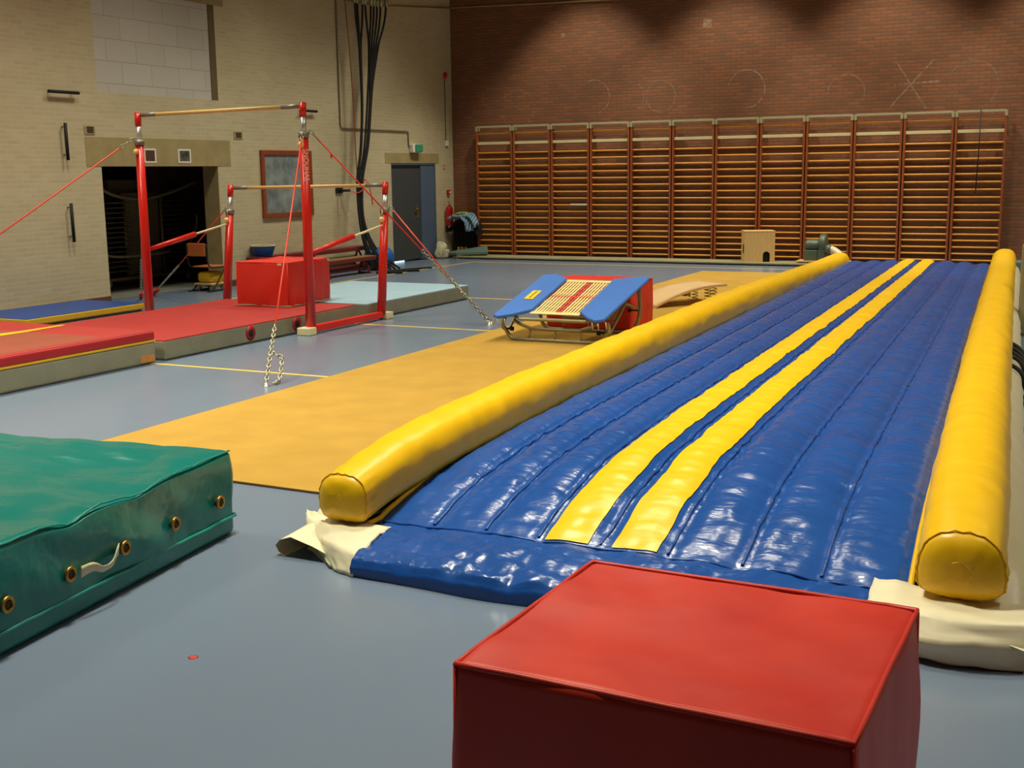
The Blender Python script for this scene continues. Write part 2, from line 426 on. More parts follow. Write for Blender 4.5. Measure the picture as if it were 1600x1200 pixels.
b = nb(); box(b, XL - w, XR + .3, YF - .3, YB + .3, ZC, ZC + .2); struct('ceiling', b, 'ceiling')
b = nb()
for y0, y1 in ((YF, O0), (O1, D0), (D1, YB - .01)): box(b, XL, XL + .012, y0, y1, 0, .1)
struct('baseboard_left', b, 'skirt')
# pale block infill of a former window, its dark jamb and the lintel above
b = nb(); box(b, XL - .2, XL - .02, B0, B1 - .13, BZ0, BZ1); struct('window_1', b, 'block', 'bricked-up window filled with pale grey blocks', 'window')
b = nb(); box(b, XL - .2, XL - .005, B1 - .13, B1, BZ0, BZ1); struct('trim_1', b, 'dark_trim')
b = nb(); box(b, XL - .1, XL + .006, B0 - .3, B1 + .22, BZ1, BZ1 + .3); struct('trim_2', b, 'concrete')
b = nb(); box(b, XL - .2, XL + .006, 12.23, 15.26, 1.91, 2.31); struct('trim_3', b, 'concrete', 'ochre concrete lintel over the storage opening', 'lintel')
b = nb(); box(b, XL - .2, XL + .006, 19.85, 21.94, 1.965, 2.16); struct('trim_4', b, 'concrete', 'ochre concrete lintel over the blue door', 'lintel')
# jambs of the opening
b = nb(); box(b, XL - w - .002, XL - .002, O1 - .006, O1 + .002, 0, OZ); struct('trim_5', b, 'concrete')
# storage room behind the opening
b = nb(); box(b, -17.6, XL - .3, 10.8, 17.6, -.2, -.001); struct('floor_storage', b, 'store_floor')
b = nb()
box(b, -17.7, -17.6, 10.7, 17.7, 0, 3); box(b, -17.6, XL - .3, 10.7, 10.8, 0, 3); box(b, -17.6, XL - .3, 17.6, 17.7, 0, 3); box(b, -17.7, XL - .3, 10.7, 17.7, 3, 3.1)
struct('wall_storage', b, 'dark_room')
b = nb(); box(b, -15.2, -15.0, 15.9, 17.6, 0, 2.4); struct('wall_storage_pier', b, 'dark_room')
# door leaves
b = nb(); box(b, XL - .10, XL - .05, D0 + .02, 21.22, .035, DZ - .02); dd = struct('door_1', b, 'door_black', 'near-black door leaf with brass handle', 'door')
b = nb(); box(b, XL - .05, XL - .042, 21.06, 21.14, .86, 1.12); tube(b, [(XL - .04, 21.10, 1.04), (XL, 21.10, 1.04)], .011, 8); tube(b, [(XL, 21.11, 1.04), (XL, 20.97, 1.045)], .011, 8)
obj('door_handle', b, 'brass_handle', dd)
b = nb(); box(b, XL - .09, XL - .02, 21.22, D1 - .02, .02, DZ - .02); struct('door_2', b, 'door_blue', 'narrow slate-blue door leaf beside the dark one', 'door')
b = nb(); box(b, XL - .1, XL - .005, D0, D0 + .03, 0, DZ); box(b, XL - .1, XL - .005, D1 - .03, D1, 0, DZ); box(b, XL - .1, XL - .005, D0, D1, DZ - .03, DZ)
struct('trim_6', b, 'door_blue')
b = nb(); box(b, XL - .34, XL - .33, 20.5, 21.0, .0, .05); o = struct('window_daylight', b, 'daylight', 'strip of daylight shining under the dark door leaf', 'daylight')
b = nb(); box(b, XL - .4, XL - .35, D0 - .1, D1 + .1, 0, 2.1); struct('wall_porch', b, 'dark_room')
# yellow court lines
b = nb()
for y in (8.485, 11.745, 14.83): box(b, -11.27, -3.3, y - .025, y + .025, 0, .0015)
box(b, -11.30, -11.25, 0, 20.97, 0, .0016); box(b, -11.27, XR, 20.945, 20.995, 0, .0015)
struct('floor_marking', b, 'line', 'thin yellow court lines on the floor', 'floor line')
# ceiling-to-wall service runs
def wall_tube(name, pts, r, m, label, cat):
    b = nb(); tube(b, pts, r, 8); return tag(obj(name, b, m), label, cat)
X1 = XL + .02
wall_tube('conduit', [(X1, 18.35, 7.1), (X1, 18.35, 2.66), (X1, 18.37, 2.60), (X1, 18.43, 2.585), (X1, 20.66, 2.585), (X1, 20.71, 2.57), (X1, 20.72, 2.3), (X1, 20.765, 2.29)], .013, 'pipe', 'grey conduit running down the cream wall to the exit lamp', 'conduit')
b = nb(); tube(b, [(X1, 16.6, 4.82), (X1, 19.6, 4.87), (X1, 22.50, 5.15)], .013, 8)
tube(b, [(X1, 22.5, 5.15), (-12.4, 22.53, 5.15), (-4.0, 22.53, 4.93)], .013, 8)
tag(obj('pipe', b, 'yellow_pipe'), 'thin ochre pipe crossing both walls near the top', 'pipe')

# ------------------------------------------------------------------ fittings on the left wall
def rod(name, y0, z0, y1, z1, label):
    t = thing(name, label, 'bracket', (XL, (y0 + y1) / 2, (z0 + z1) / 2), group='iron wall brackets')
    b = nb(); tube(b, [(XL + .07, y0, z0), (XL + .07, y1, z1)], .022, 8); part('bar', b, 'black', t)
    for k in (.1, .85):
        y, z = y0 + (y1 - y0) * k, z0 + (z1 - z0) * k
        b = nb(); tube(b, [(XL, y, z), (XL + .07, y, z)], .012, 6); part('stud', b, 'steel_dark', t)
rod('wall_bracket', 11.60, 2.88, 12.12, 2.88, 'horizontal iron bracket high on cream wall near the bricked-up window')
rod('wall_bracket', 11.84, 2.48, 11.845, 1.99, 'upright iron bracket on cream wall, the upper one beside the storage opening')
rod('wall_bracket', 11.835, 1.42, 11.84, .90, 'upright iron bracket on cream wall, the lower one beside the storage opening')
rod('wall_bracket', 17.1, 2.85, 17.57, 2.85, 'short iron bracket behind the red post of the high bar')
for i, (y0, y1, z0, z1, lb) in enumerate(((12.23, 12.42, 2.345, 2.455, 'small grey vent grille above the left end of storage lintel'), (15.37, 15.58, 2.34, 2.455, 'small grey vent grille above the right end of storage lintel'))):
    t = thing('vent_grille', lb, 'vent', (XL, (y0 + y1) / 2, z0), group='small wall vents')
    b = nb(); box(b, XL, XL + .012, y0, y1, z0, z1); part('plate', b, 'concrete', t)
    b = nb()
    for k in range(4): box(b, XL + .012, XL + .016, y0 + .04, y1 - .03, z0 + .02 + k * .022, z0 + .033 + k * .022)
    part('slots', b, 'black', t)
for y0, y1, mm, lb in ((13.33, 13.58, 'photo_a', 'white-bordered reddish photo pinned to lintel beside the red post'), (14.05, 14.33, 'photo_b', 'white-bordered grey photo pinned right of middle on the storage lintel')):
    t = thing('photo', lb, 'photo', (XL + .006, (y0 + y1) / 2, 1.96), group='photos on the lintel')
    b = nb(); box(b, XL + .006, XL + .012, y0, y1, 1.96, 2.165); part('border', b, 'white', t)
    b = nb(); box(b, XL + .012, XL + .014, y0 + .03, y1 - .03, 1.985, 2.14); part('picture', b, mm, t)
# chalkboard
t = thing('chalkboard', 'chalky slate blackboard in a brown wooden frame on cream wall', 'blackboard', (XL, 16.7, 1.06))
b = nb()
for q in ((16.0, 17.40, 1.055, 1.13), (16.0, 17.40, 2.095, 2.17), (16.0, 16.08, 1.13, 2.095), (17.32, 17.40, 1.13, 2.095)): bbox(b, XL, XL + .045, *q, r=.005)
part('frame', b, 'frame_wood', t)
b = nb(); box(b, XL, XL + .02, 16.07, 17.33, 1.12, 2.105); part('slate', b, 'slate', t)
# exit lamp
t = thing('exit_lamp', 'green emergency exit lamp on a bracket above the door lintel', 'exit lamp', (XL, 20.93, 2.16))
b = nb(); bbox(b, XL, XL + .10, 20.76, 21.10, 2.17, 2.34, r=.015); part('housing', b, 'white', t)
b = nb(); bbox(b, XL + .1, XL + .125, 20.83, 21.11, 2.185, 2.335, r=.012); part('face', b, 'exit_green', t)
b = nb(); box(b, XL, XL + .06, 20.86, 21.04, 2.155, 2.175); part('bracket', b, 'pipe', t)
# alarm bell with cord
t = thing('alarm_bell', 'round red alarm bell with a thin cord high in the corner', 'alarm', (XL, 22.27, 3.77))
b = nb(); lathe(b, [(.0, 0), (.066, 0), (.066, .03), (.05, .05), (0.0, .055)], (XL, 22.27, 3.77), 'X', 18); part('bell', b, 'exting', t)
b = nb(); tube(b, [(XL + .008, 22.255, 3.7), (XL + .008, 22.25, 2.42)], .007, 6); part('cord', b, 'black', t)
b = nb(); bbox(b, XL, XL + .04, 22.22, 22.33, 2.32, 2.43, r=.01); part('junction_box', b, 'white', t)
t = thing('call_point', 'small red fire call point on cream wall above extinguisher', 'call point', (XL, 22.3, 1.36))
b = nb(); bbox(b, XL, XL + .045, 22.24, 22.36, 1.31, 1.41, r=.008); part('housing', b, 'exting', t)
b = nb(); box(b, XL + .045, XL + .048, 22.29, 22.345, 1.335, 1.375); part('glass', b, 'white', t)
t = thing('wall_sign', 'tiny red outlined sign right of the door lintel', 'sign', (XL, 22.17, 1.89))
b = nb(); box(b, XL, XL + .004, 22.13, 22.22, 1.835, 1.93); part('border', b, 'red_sign', t)
b = nb(); box(b, XL + .004, XL + .006, 22.148, 22.202, 1.855, 1.91); part('face', b, 'pale_batten', t)
b = nb(); box(b, XL, XL + .004, 18.02, 18.09, 2.06, 2.12); 
bb = nb(); merge(bb, b)
tag(obj('sticker', bb, 'red_sign'), 'faint red sticker on cream wall right of blackboard', 'sticker')
# extinguisher
t = thing('fire_extinguisher', 'red fire extinguisher hanging on cream wall in the corner', 'fire extinguisher', (XL + .1, 22.28, .62))
c = (XL + .11, 22.16, 0)
b = nb(); lathe(b, [(.0, .66), (.075, .66), (.082, .69), (.082, 1.0), (.06, 1.06), (.025, 1.085), (0, 1.09)], c, 'Z', 20); part('cylinder', b, 'exting', t)
b = nb(); lathe(b, [(.0, 1.085), (.02, 1.085), (.02, 1.13), (0, 1.135)], c, 'Z', 12); tube(b, [(c[0], c[1] + .02, 1.13), (c[0], c[1] - .06, 1.17)], .01, 6); tube(b, [(c[0], c[1] - .02, 1.12), (c[0], c[1] - .03, 1.18), (c[0], c[1] + .04, 1.18), (c[0], c[1] + .02, 1.12)], .008, 6)
part('valve', b, 'steel_dark', t)
b = nb(); tube(b, smooth_path([(c[0] + .03, c[1] - .05, 1.1), (c[0] + .1, c[1] - .08, 1.0), (c[0] + .07, c[1] - .06, .7), (c[0] + .02, c[1] + .02, .52)]), .011, 8); part('hose', b, 'black', t)
b = nb(); bbox(b, c[0] + .068, c[0] + .085, c[1] - .05, c[1] + .005, .78, .90, r=.004); part('label_plate', b, 'label_y', t)
b = nb(); box(b, XL, XL + .03, 22.13, 22.19, .64, .96); part('wall_hook', b, 'steel_dark', t)

# ------------------------------------------------------------------ wall bars: 12 sections
PX0, PITCH, YFR = -11.898, (11.898 - 1.573) / 12, 22.35
RZ = [2.557, 2.161, 2.026, 1.888, 1.758, 1.624, 1.488, 1.356, 1.222, 1.086, .955, .822, .690, .573, .464, .347, .232, .117]
ordn = ['first', 'second', 'third', 'fourth', 'fifth', 'sixth', 'seventh', 'eighth', 'ninth', 'tenth', 'eleventh', 'last']
def wlabel(i):
    if i == 0: return 'wooden wall bars section nearest the radiator in the corner'
    if i == 2: return 'wooden wall bars section with a white strip on one rung'
    if i == 11: return 'wooden wall bars section with a dark cord hanging, last on the right'
    return 'wooden wall bars section, %s from the radiator corner' % ordn[i]
def make_wall_bars():
    t = thing('wall_bars', wlabel(0), 'wall bars', (PX0 + PITCH / 2, YFR, .05), group='wall bars along the back wall')
    x0, x1 = PX0 + .012, PX0 + PITCH - .012
    for x in (x0, x1 - .035):
        b = nb(); bbox(b, x, x + .035, YFR, YFR + .12, .05, 2.60, r=.004, seg=1); part('upright', b, 'bars_post', t)
        b = nb(); bbox(b, x - .006, x + .041, YFR - .008, YFR + .125, 2.60, 2.70, r=.003, seg=1); part('post_cap', b, 'grey_paint', t)
    b = nb(); bbox(b, x0 + .03, x1 - .03, YFR - .004, YFR + .03, 2.672, 2.712, r=.003, seg=1); part('top_rail', b, 'grey_paint', t)
    b = nb(); bbox(b, x0 + .036, x1 - .036, YFR + .02, YFR + .05, 2.33, 2.385, r=.003, seg=1); part('batten', b, 'pale_batten', t, 'pale painted batten')
    base = None
    for z in RZ:
        if base is None:
            b = nb(); n = 12; A = []; 
            for x in (x0 + .034, x1 - .034):
                A.append([b.verts.new((x, YFR + .055 + .021 * math.cos(2 * PI * k / n), z + .017 * math.sin(2 * PI * k / n))) for k in range(n)])
            for k in range(n): b.faces.new((A[0][k], A[0][(k + 1) % n], A[1][(k + 1) % n], A[1][k])).smooth = True
            base = part('rung', b, 'rung', t)
        else:
            c_ = base.copy(); col.objects.link(c_); c_.parent = t; c_.location.z = z - RZ[0]
    for z in (.35, 2.36):
        for x in (x0 + .005, x1 - .03):
            b = nb(); box(b, x, x + .025, YFR + .12, YB, z, z + .05); part('wall_mount', b, 'steel_dark', t)
    return t
wb = make_wall_bars()
for i in range(1, 12): dup(wb, (PX0 + PITCH * (i + .5), YFR, .05), wlabel(i))
b = nb(); box(b, -9.74, -9.37, YFR + .012, YFR + .032, 1.085, 1.115)
tag(obj('white_strip', b, 'white'), 'short white strip fixed to a rung of the wall bars', 'strip')
b = nb(); tube(b, [(-2.01, YFR - .03, 2.73), (-2.012, YFR - .035, 2.0), (-2.03, YFR - .03, 1.33)], .010, 6); lathe(b, [(0, 1.29), (.016, 1.29), (.016, 1.34), (0, 1.34)], (-2.03, YFR - .03, 0), seg=8)
tag(obj('cord', b, 'black'), 'dark cord hanging over the wall bars at the right', 'cord')
# floor strip in front
t = thing('floor_pad', 'long grey-beige pad lying along the foot of wall bars', 'pad', (-7.5, 21.95, 0))
b = nb(); bbox(b, -12.0, -1.4, 21.66, 22.30, .022, .055, r=.008); part('cover', b, 'pad', t)
b = nb(); box(b, -11.98, -1.42, 21.69, 22.3, 0, .022); part('underlay', b, 'pad_dark', t)  # dark strip painted in for the shadow under the pad
# grey-teal mat resting on the strip's end
b = nb(); prism(b, [(-12.36, 21.78, .075), (-12.02, 21.68, .07), (-11.43, 21.95, .095), (-11.62, 22.28, .2)], (0, .0, .045))
tag(obj('exercise_mat', b, 'teal'), 'grey-teal exercise mat lying on the pad by the corner', 'mat')
# radiator and clothes
t = thing('radiator', 'black ribbed radiator in the corner under a pile of clothes', 'radiator', (-12.2, 22.45, .08))
b = nb()
for k in range(9): bbox(b, -12.47 + k * .062, -12.47 + k * .062 + .042, 22.36, 22.52, .1, .74, r=.015)
part('columns', b, 'black', t)
b = nb(); tube(b, [(-12.47, 22.44, .13), (-11.93, 22.44, .13)], .025, 8); tube(b, [(-12.47, 22.44, .70), (-11.93, 22.44, .70)], .025, 8); part('header_pipe', b, 'black', t)
b = nb(); box(b, -12.42, -12.38, 22.40, 22.48, 0, .1); box(b, -12.02, -11.98, 22.40, 22.48, 0, .1); part('foot', b, 'steel_dark', t)
def cloth(name, pts, wd, m, label, seed, cat, th=.03, group=None):
    """drape: centre line pts, width vector wd"""
    P = smooth_path(pts, 6); b = nb(); rows = []; n = 8; wd = Vector(wd)
    for i, p in enumerate(P):
        rows.append([b.verts.new(p + wd * (k / n - .5) + Vector((nz(i * .5, k * .8, seed), nz(i * .6, k * .7, seed + 5), nz(i * .5, k * .9, seed + 9))) * .035) for k in range(n + 1)])
    slab(b, rows, Vector((0, .0, -th)))
    return tag(obj(name, b, m, smooth=True), label, cat, group)
cloth('jacket', [(-12.50, 22.25, .58), (-12.38, 22.27, .70), (-12.25, 22.30, .80), (-12.0, 22.30, .80), (-11.82, 22.27, .68), (-11.78, 22.24, .50)], (0.02, .24, .03), 'cloth_black', 'black jacket draped over the radiator top', 1, 'jacket', .05)
cloth('striped_shirt', [(-12.36, 22.10, .84), (-12.22, 22.12, .88), (-12.08, 22.14, .86), (-11.95, 22.10, .72), (-11.93, 22.06, .60)], (.12, .14, .0), 'stripe_cloth', 'blue and white striped shirt on top of the clothes pile', 2, 'shirt', .05)
cloth('striped_towel', [(-12.1, 22.16, .90), (-11.95, 22.16, .90), (-11.83, 22.12, .80), (-11.77, 22.09, .70)], (.05, .14, .05), 'stripe_cloth', 'striped blue towel hanging right off the clothes pile', 8, 'towel', .045)
cloth('lime_shirt', [(-12.36, 22.22, .90), (-12.2, 22.24, .935), (-12.0, 22.24, .92)], (0, .12, .0), 'lime_cloth', 'lime green shirt showing above the striped ones', 4, 'shirt', .035)
# small things in the corner
b = nb(); soft_box(b, .19, .2, .13, .05, (5, 5, 4)); tag(obj('maroon_bag', b, 'maroon', origin=(0, 0, 0)), 'small maroon bag on floor beside the white bag', 'bag').location = (-12.40, 22.0, 0)
b = nb(); 
for k in range(3): bbox(b, -12.37 + k * .085, -12.31 + k * .085, 22.33, 22.355, .12, .20, r=.006)
box(b, -12.4, -12.08, 22.335, 22.35, .0, .13)
tag(obj('yellow_rack', b, 'label_y'), 'small yellow rack standing in front of radiator foot', 'rack')
t = thing('sports_bag', 'cream cloth bag slumped against the wall beside blue door', 'bag', (-12.40, 21.70, 0)); t.scale = (.8, .74, 1.05)
b = nb(); soft_box(b, .26, .40, .32, .09, (8, 10, 8), lambda p, n: n * (nz(p.x * 7, p.y * 7, p.z * 7) * .03) + Vector((-.22 * p.z, 0, 0)) * 0 + Vector((0, -(p.y) * .5 * max(0, p.z - .1) / .2, 0)))
obj('body', b, 'bag_white', t)
b = nb(); soft_box(b, .06, .22, .16, .025, (4, 6, 4)); bmesh.ops.translate(b, verts=b.verts[:], vec=(.14, .05, .015)); obj('pocket', b, 'bag_white', t)
b = nb(); tube(b, smooth_path([(.1, -.12, .22), (.16, -.16, .12), (.14, -.17, .02)]), .012, 6); obj('strap', b, 'cream_strap', t)

# ------------------------------------------------------------------ plywood box, blower, hose
t = thing('plywood_box', 'pale plywood box with arched cut-out in front of wall bars', 'box', (-5.69, 22.0, .055))
b = nb(); zb, zt = .055, .61; x0, x1, y0, y1 = -5.97, -5.41, 21.80, 22.20
arch = [(-5.63, zb), (-5.63, zb + .13)] + [(-5.565 + .065 * math.cos(a), zb + .13 + .065 * math.sin(a)) for a in [PI - PI * k / 10 for k in range(1, 10)]] + [(-5.50, zb + .13), (-5.50, zb)]
poly = [(x0, zb)] + arch + [(x1, zb), (x1, zt), (x0, zt)]
prism(b, [(x, y0, z) for x, z in poly], (0, .02, 0)); part('front_panel', b, 'plywood', t)
for xa in (x0, x1 - .02):
    b = nb(); box(b, xa, xa + .02, y0 + .02, y1, zb, zt); part('side_panel', b, 'plywood', t)
b = nb(); box(b, x0 + .02, x1 - .02, y1 - .02, y1, zb, zt); part('back_panel', b, 'plywood', t)
b = nb(); bbox(b, x0 - .004, x1 + .004, y0 - .004, y1, zt, zt + .022, r=.008); part('top_panel', b, 'plywood', t)
b = nb(); box(b, x0 - .003, x0, 21.86, 21.98, .22, .38); part('hand_hole', b, 'hole', t)  # flat dark plate, shade of the hand hole painted on
b = nb(); prism(b, [(x, y0 + .03, z) for x, z in arch], (0, .002, 0)); part('dark_interior', b, 'hole', t)  # dark sheet behind the arch, paints the shade inside the box
t.rotation_euler.z = R_(24); t.location.x -= .07
t = thing('blower', 'grey-green electric air blower on a wooden base by wall bars', 'blower', (-4.62, 22.0, .055))
b = nb(); box(b, -5.0, -4.32, 21.78, 22.15, .075, .10); part('base_board', b, 'plywood', t)
b = nb(); box(b, -4.86, -4.82, 21.8, 22.1, .055, .075); box(b, -4.5, -4.46, 21.8, 22.1, .055, .075); part('base_batten', b, 'black', t)
b = nb(); bbox(b, -4.87, -4.62, 21.84, 22.08, .10, .29, r=.015); part('stand', b, 'machine', t)
b = nb(); lathe(b, [(.0, -4.87), (.085, -4.86), (.10, -4.83), (.10, -4.62), (.08, -4.60), (0, -4.60)], (0, 21.95, .375), 'X', 24); part('motor', b, 'machine', t)
b = nb(); lathe(b, [(.0, -4.61), (.16, -4.60), (.18, -4.58), (.18, -4.50), (.16, -4.48), (0, -4.475)], (0, 21.95, .40), 'X', 28); bbox(b, -4.61, -4.48, 21.80, 22.1, .10, .30, r=.015); part('fan_housing', b, 'machine', t)
b = nb(); lathe(b, [(.0, -4.48), (.085, -4.48), (.085, -4.40), (.075, -4.38), (0, -4.38)], (0, 21.86, .31), 'X', 20); part('outlet', b, 'machine', t)
b = nb(); tube(b, smooth_path([(-4.40, 21.86, .31), (-4.30, 21.85, .265), (-4.16, 21.74, .17), (-3.95, 21.2, .10), (-3.6, 20.3, .14), (-3.35, 19.75, .17)], 8), .072, 14)
tag(obj('air_hose', b, 'white_vinyl'), 'white cloth air hose from the blower to the inflatable track', 'hose')

# ------------------------------------------------------------------ inflatable tumbling track
def xl(y): return -2.98 - .043 * (y - 5) - .06 * math.exp(-max(0, y - 4.4) / .9)
def xr(y): return -.60 - .058 * (y - 5)
def xm(u, y):
    return xl(y) + (xr(y) - xl(y)) * (u + (-.014 + .042 * (y - 4.6) / 14.7) * 4 * u * (1 - u))
SEAM = [0, .125, .24, .352, .478, .604, .735, .865, 1]
Y0, Y1 = 4.62, 19.3
def sst(a, b_, x):
    t_ = max(0, min(1, (x - a) / (b_ - a))); return t_ * t_ * (3 - 2 * t_)
def bedz(u, y):
    base = .115 + .185 * (1 - math.exp(-max(0, y - Y0) / .55)) if y < Y1 - .9 else .30
    e = max(0, (y - (Y1 - .35)) / .35)
    base *= math.sqrt(max(0, 1 - e * e)) if e > 0 else 1
    for a, b_ in zip(SEAM, SEAM[1:]):
        if a <= u <= b_ + 1e-9:
            s = (u - a) / (b_ - a); break
    lobe = (4 * s * (1 - s)) ** .48
    k = min(1, .25 + max(0, y - Y0) * .8) * (1 - min(1, e) ** 2)
    wm = (b_ - a) * 2.25; dm = (.5 - abs(s - .5)) * wm; half = wm / 2
    q = max(0, min(1, (dm - .026) / (half - .026))); lobe = (1 - (1 - q) ** 2) ** .62
    band = math.exp(-(dm / .015) ** 2) * (.6 + .8 * nz(y * 14, u * 40, 2)) if .05 < u < .95 else 0
    z = base + (.036 * lobe - .014 + .013 * band) * k + .045 * math.sin(PI * u) * k
    rip = nz(u * 7, y * 5.5, 1.7) * .007 + nz(u * 18 + y * 2, y * 11, 4.2) * .004
    near = 1 - abs(s - .5) * 2
    rip += (nz(u * 3 + 9, y * 17, 3) * .011 + nz(u * 20, y * 26, 6) * .003) * near ** 2.5 + nz(u * 5 + 9, y * 11, 3) * .007 * (1 - near)
    if y < Y0 + .5: rip += nz(u * 30, y * 5, 8) * .007
    return z + rip * (1 - min(1, e))
def tz(y, side):  # tube centre height and radius
    k = 1 - math.exp(-max(0, y - 4.45) / .6)
    return (.235 + .135 * k - .085 * sst(11, 19, y), .135 + .025 * k) if side < 0 else (.275 + .10 * k, .158 + .008 * k)
track = thing('air_track', 'long blue inflatable tumbling track with two yellow centre stripes', 'inflatable track', (-2.0, 11.8, 0))
b = nb(); NU, NY = 176, 440; rows = []
for j in range(NY + 1):
    y = Y0 + (Y1 - Y0) * (j / NY) ** 1.25
    rows.append([b.verts.new((xm(i / NU, y), y, bedz(i / NU, y))) for i in range(NU + 1)])
# front apron, rolled down to the floor
def apron(q):  # q 0..1 from the seam to the floor edge
    pr = [(0, 0), (.14, .004), (.28, .0), (.38, -.012), (.44, -.04), (.462, -.075), (.455, -.113)]
    s = q * (len(pr) - 1); i = min(int(s), len(pr) - 2); f = s - i
    return pr[i][0] + (pr[i + 1][0] - pr[i][0]) * f, pr[i][1] + (pr[i + 1][1] - pr[i][1]) * f
front = []
for j in range(1, 25):
    d, dz = apron(j / 24); r_ = []
    for i in range(NU + 1):
        u = i / NU; y = Y0 - d * (1 + .07 * nz(u * 5, 2)) - .10 * math.sin(PI * u) * (j / 24) * .6 + .10 * u
        z0 = bedz(u, Y0); q = j / 24
        z = max(.002, (z0 + dz + (nz(u * 12 + y * 4, y * 8, 5) * .026 + nz(u * 30 - y * 9, y * 16, 2) * .016 + nz(u * 60, y * 34, 9) * .006) * math.sin(PI * min(1, q * 1.05)) * (1 if q < .75 else .35)))
        if j == 24: z = .002
        r_.append(b.verts.new((xl(Y0) + .13 * sst(0, 6, j) + (xr(Y0) - .12 * sst(0, 6, j) - xl(Y0) - .13 * sst(0, 6, j)) * u + (-.014 * 4 * u * (1 - u)), y, z)))
    front.append(r_)
allr = front[::-1] + rows
for A, B_ in zip(allr, allr[1:]):
    for i in range(NU): b.faces.new((A[i], A[i + 1], B_[i + 1], B_[i])).smooth = True
part('bed', b, 'blue', track)
for ua, ub in ((.368, .455), (.501, .586)):
    b = nb(); rr = []
    for j in range(NY + 1):
        y = Y0 + .01 + (Y1 - .15 - Y0) * (j / NY) ** 1.25; wv = .004 * nz(y * 3.5, ua * 9)
        rr.append([b.verts.new((xm(ua + wv + (ub - ua) * i / 14, y), y, bedz(ua + wv + (ub - ua) * i / 14, y) + .005)) for i in range(15)])
    for A, B_ in zip(rr, rr[1:]):
        for i in range(14): b.faces.new((A[i], A[i + 1], B_[i + 1], B_[i])).smooth = True
    part('stripe', b, 'yellow', track)
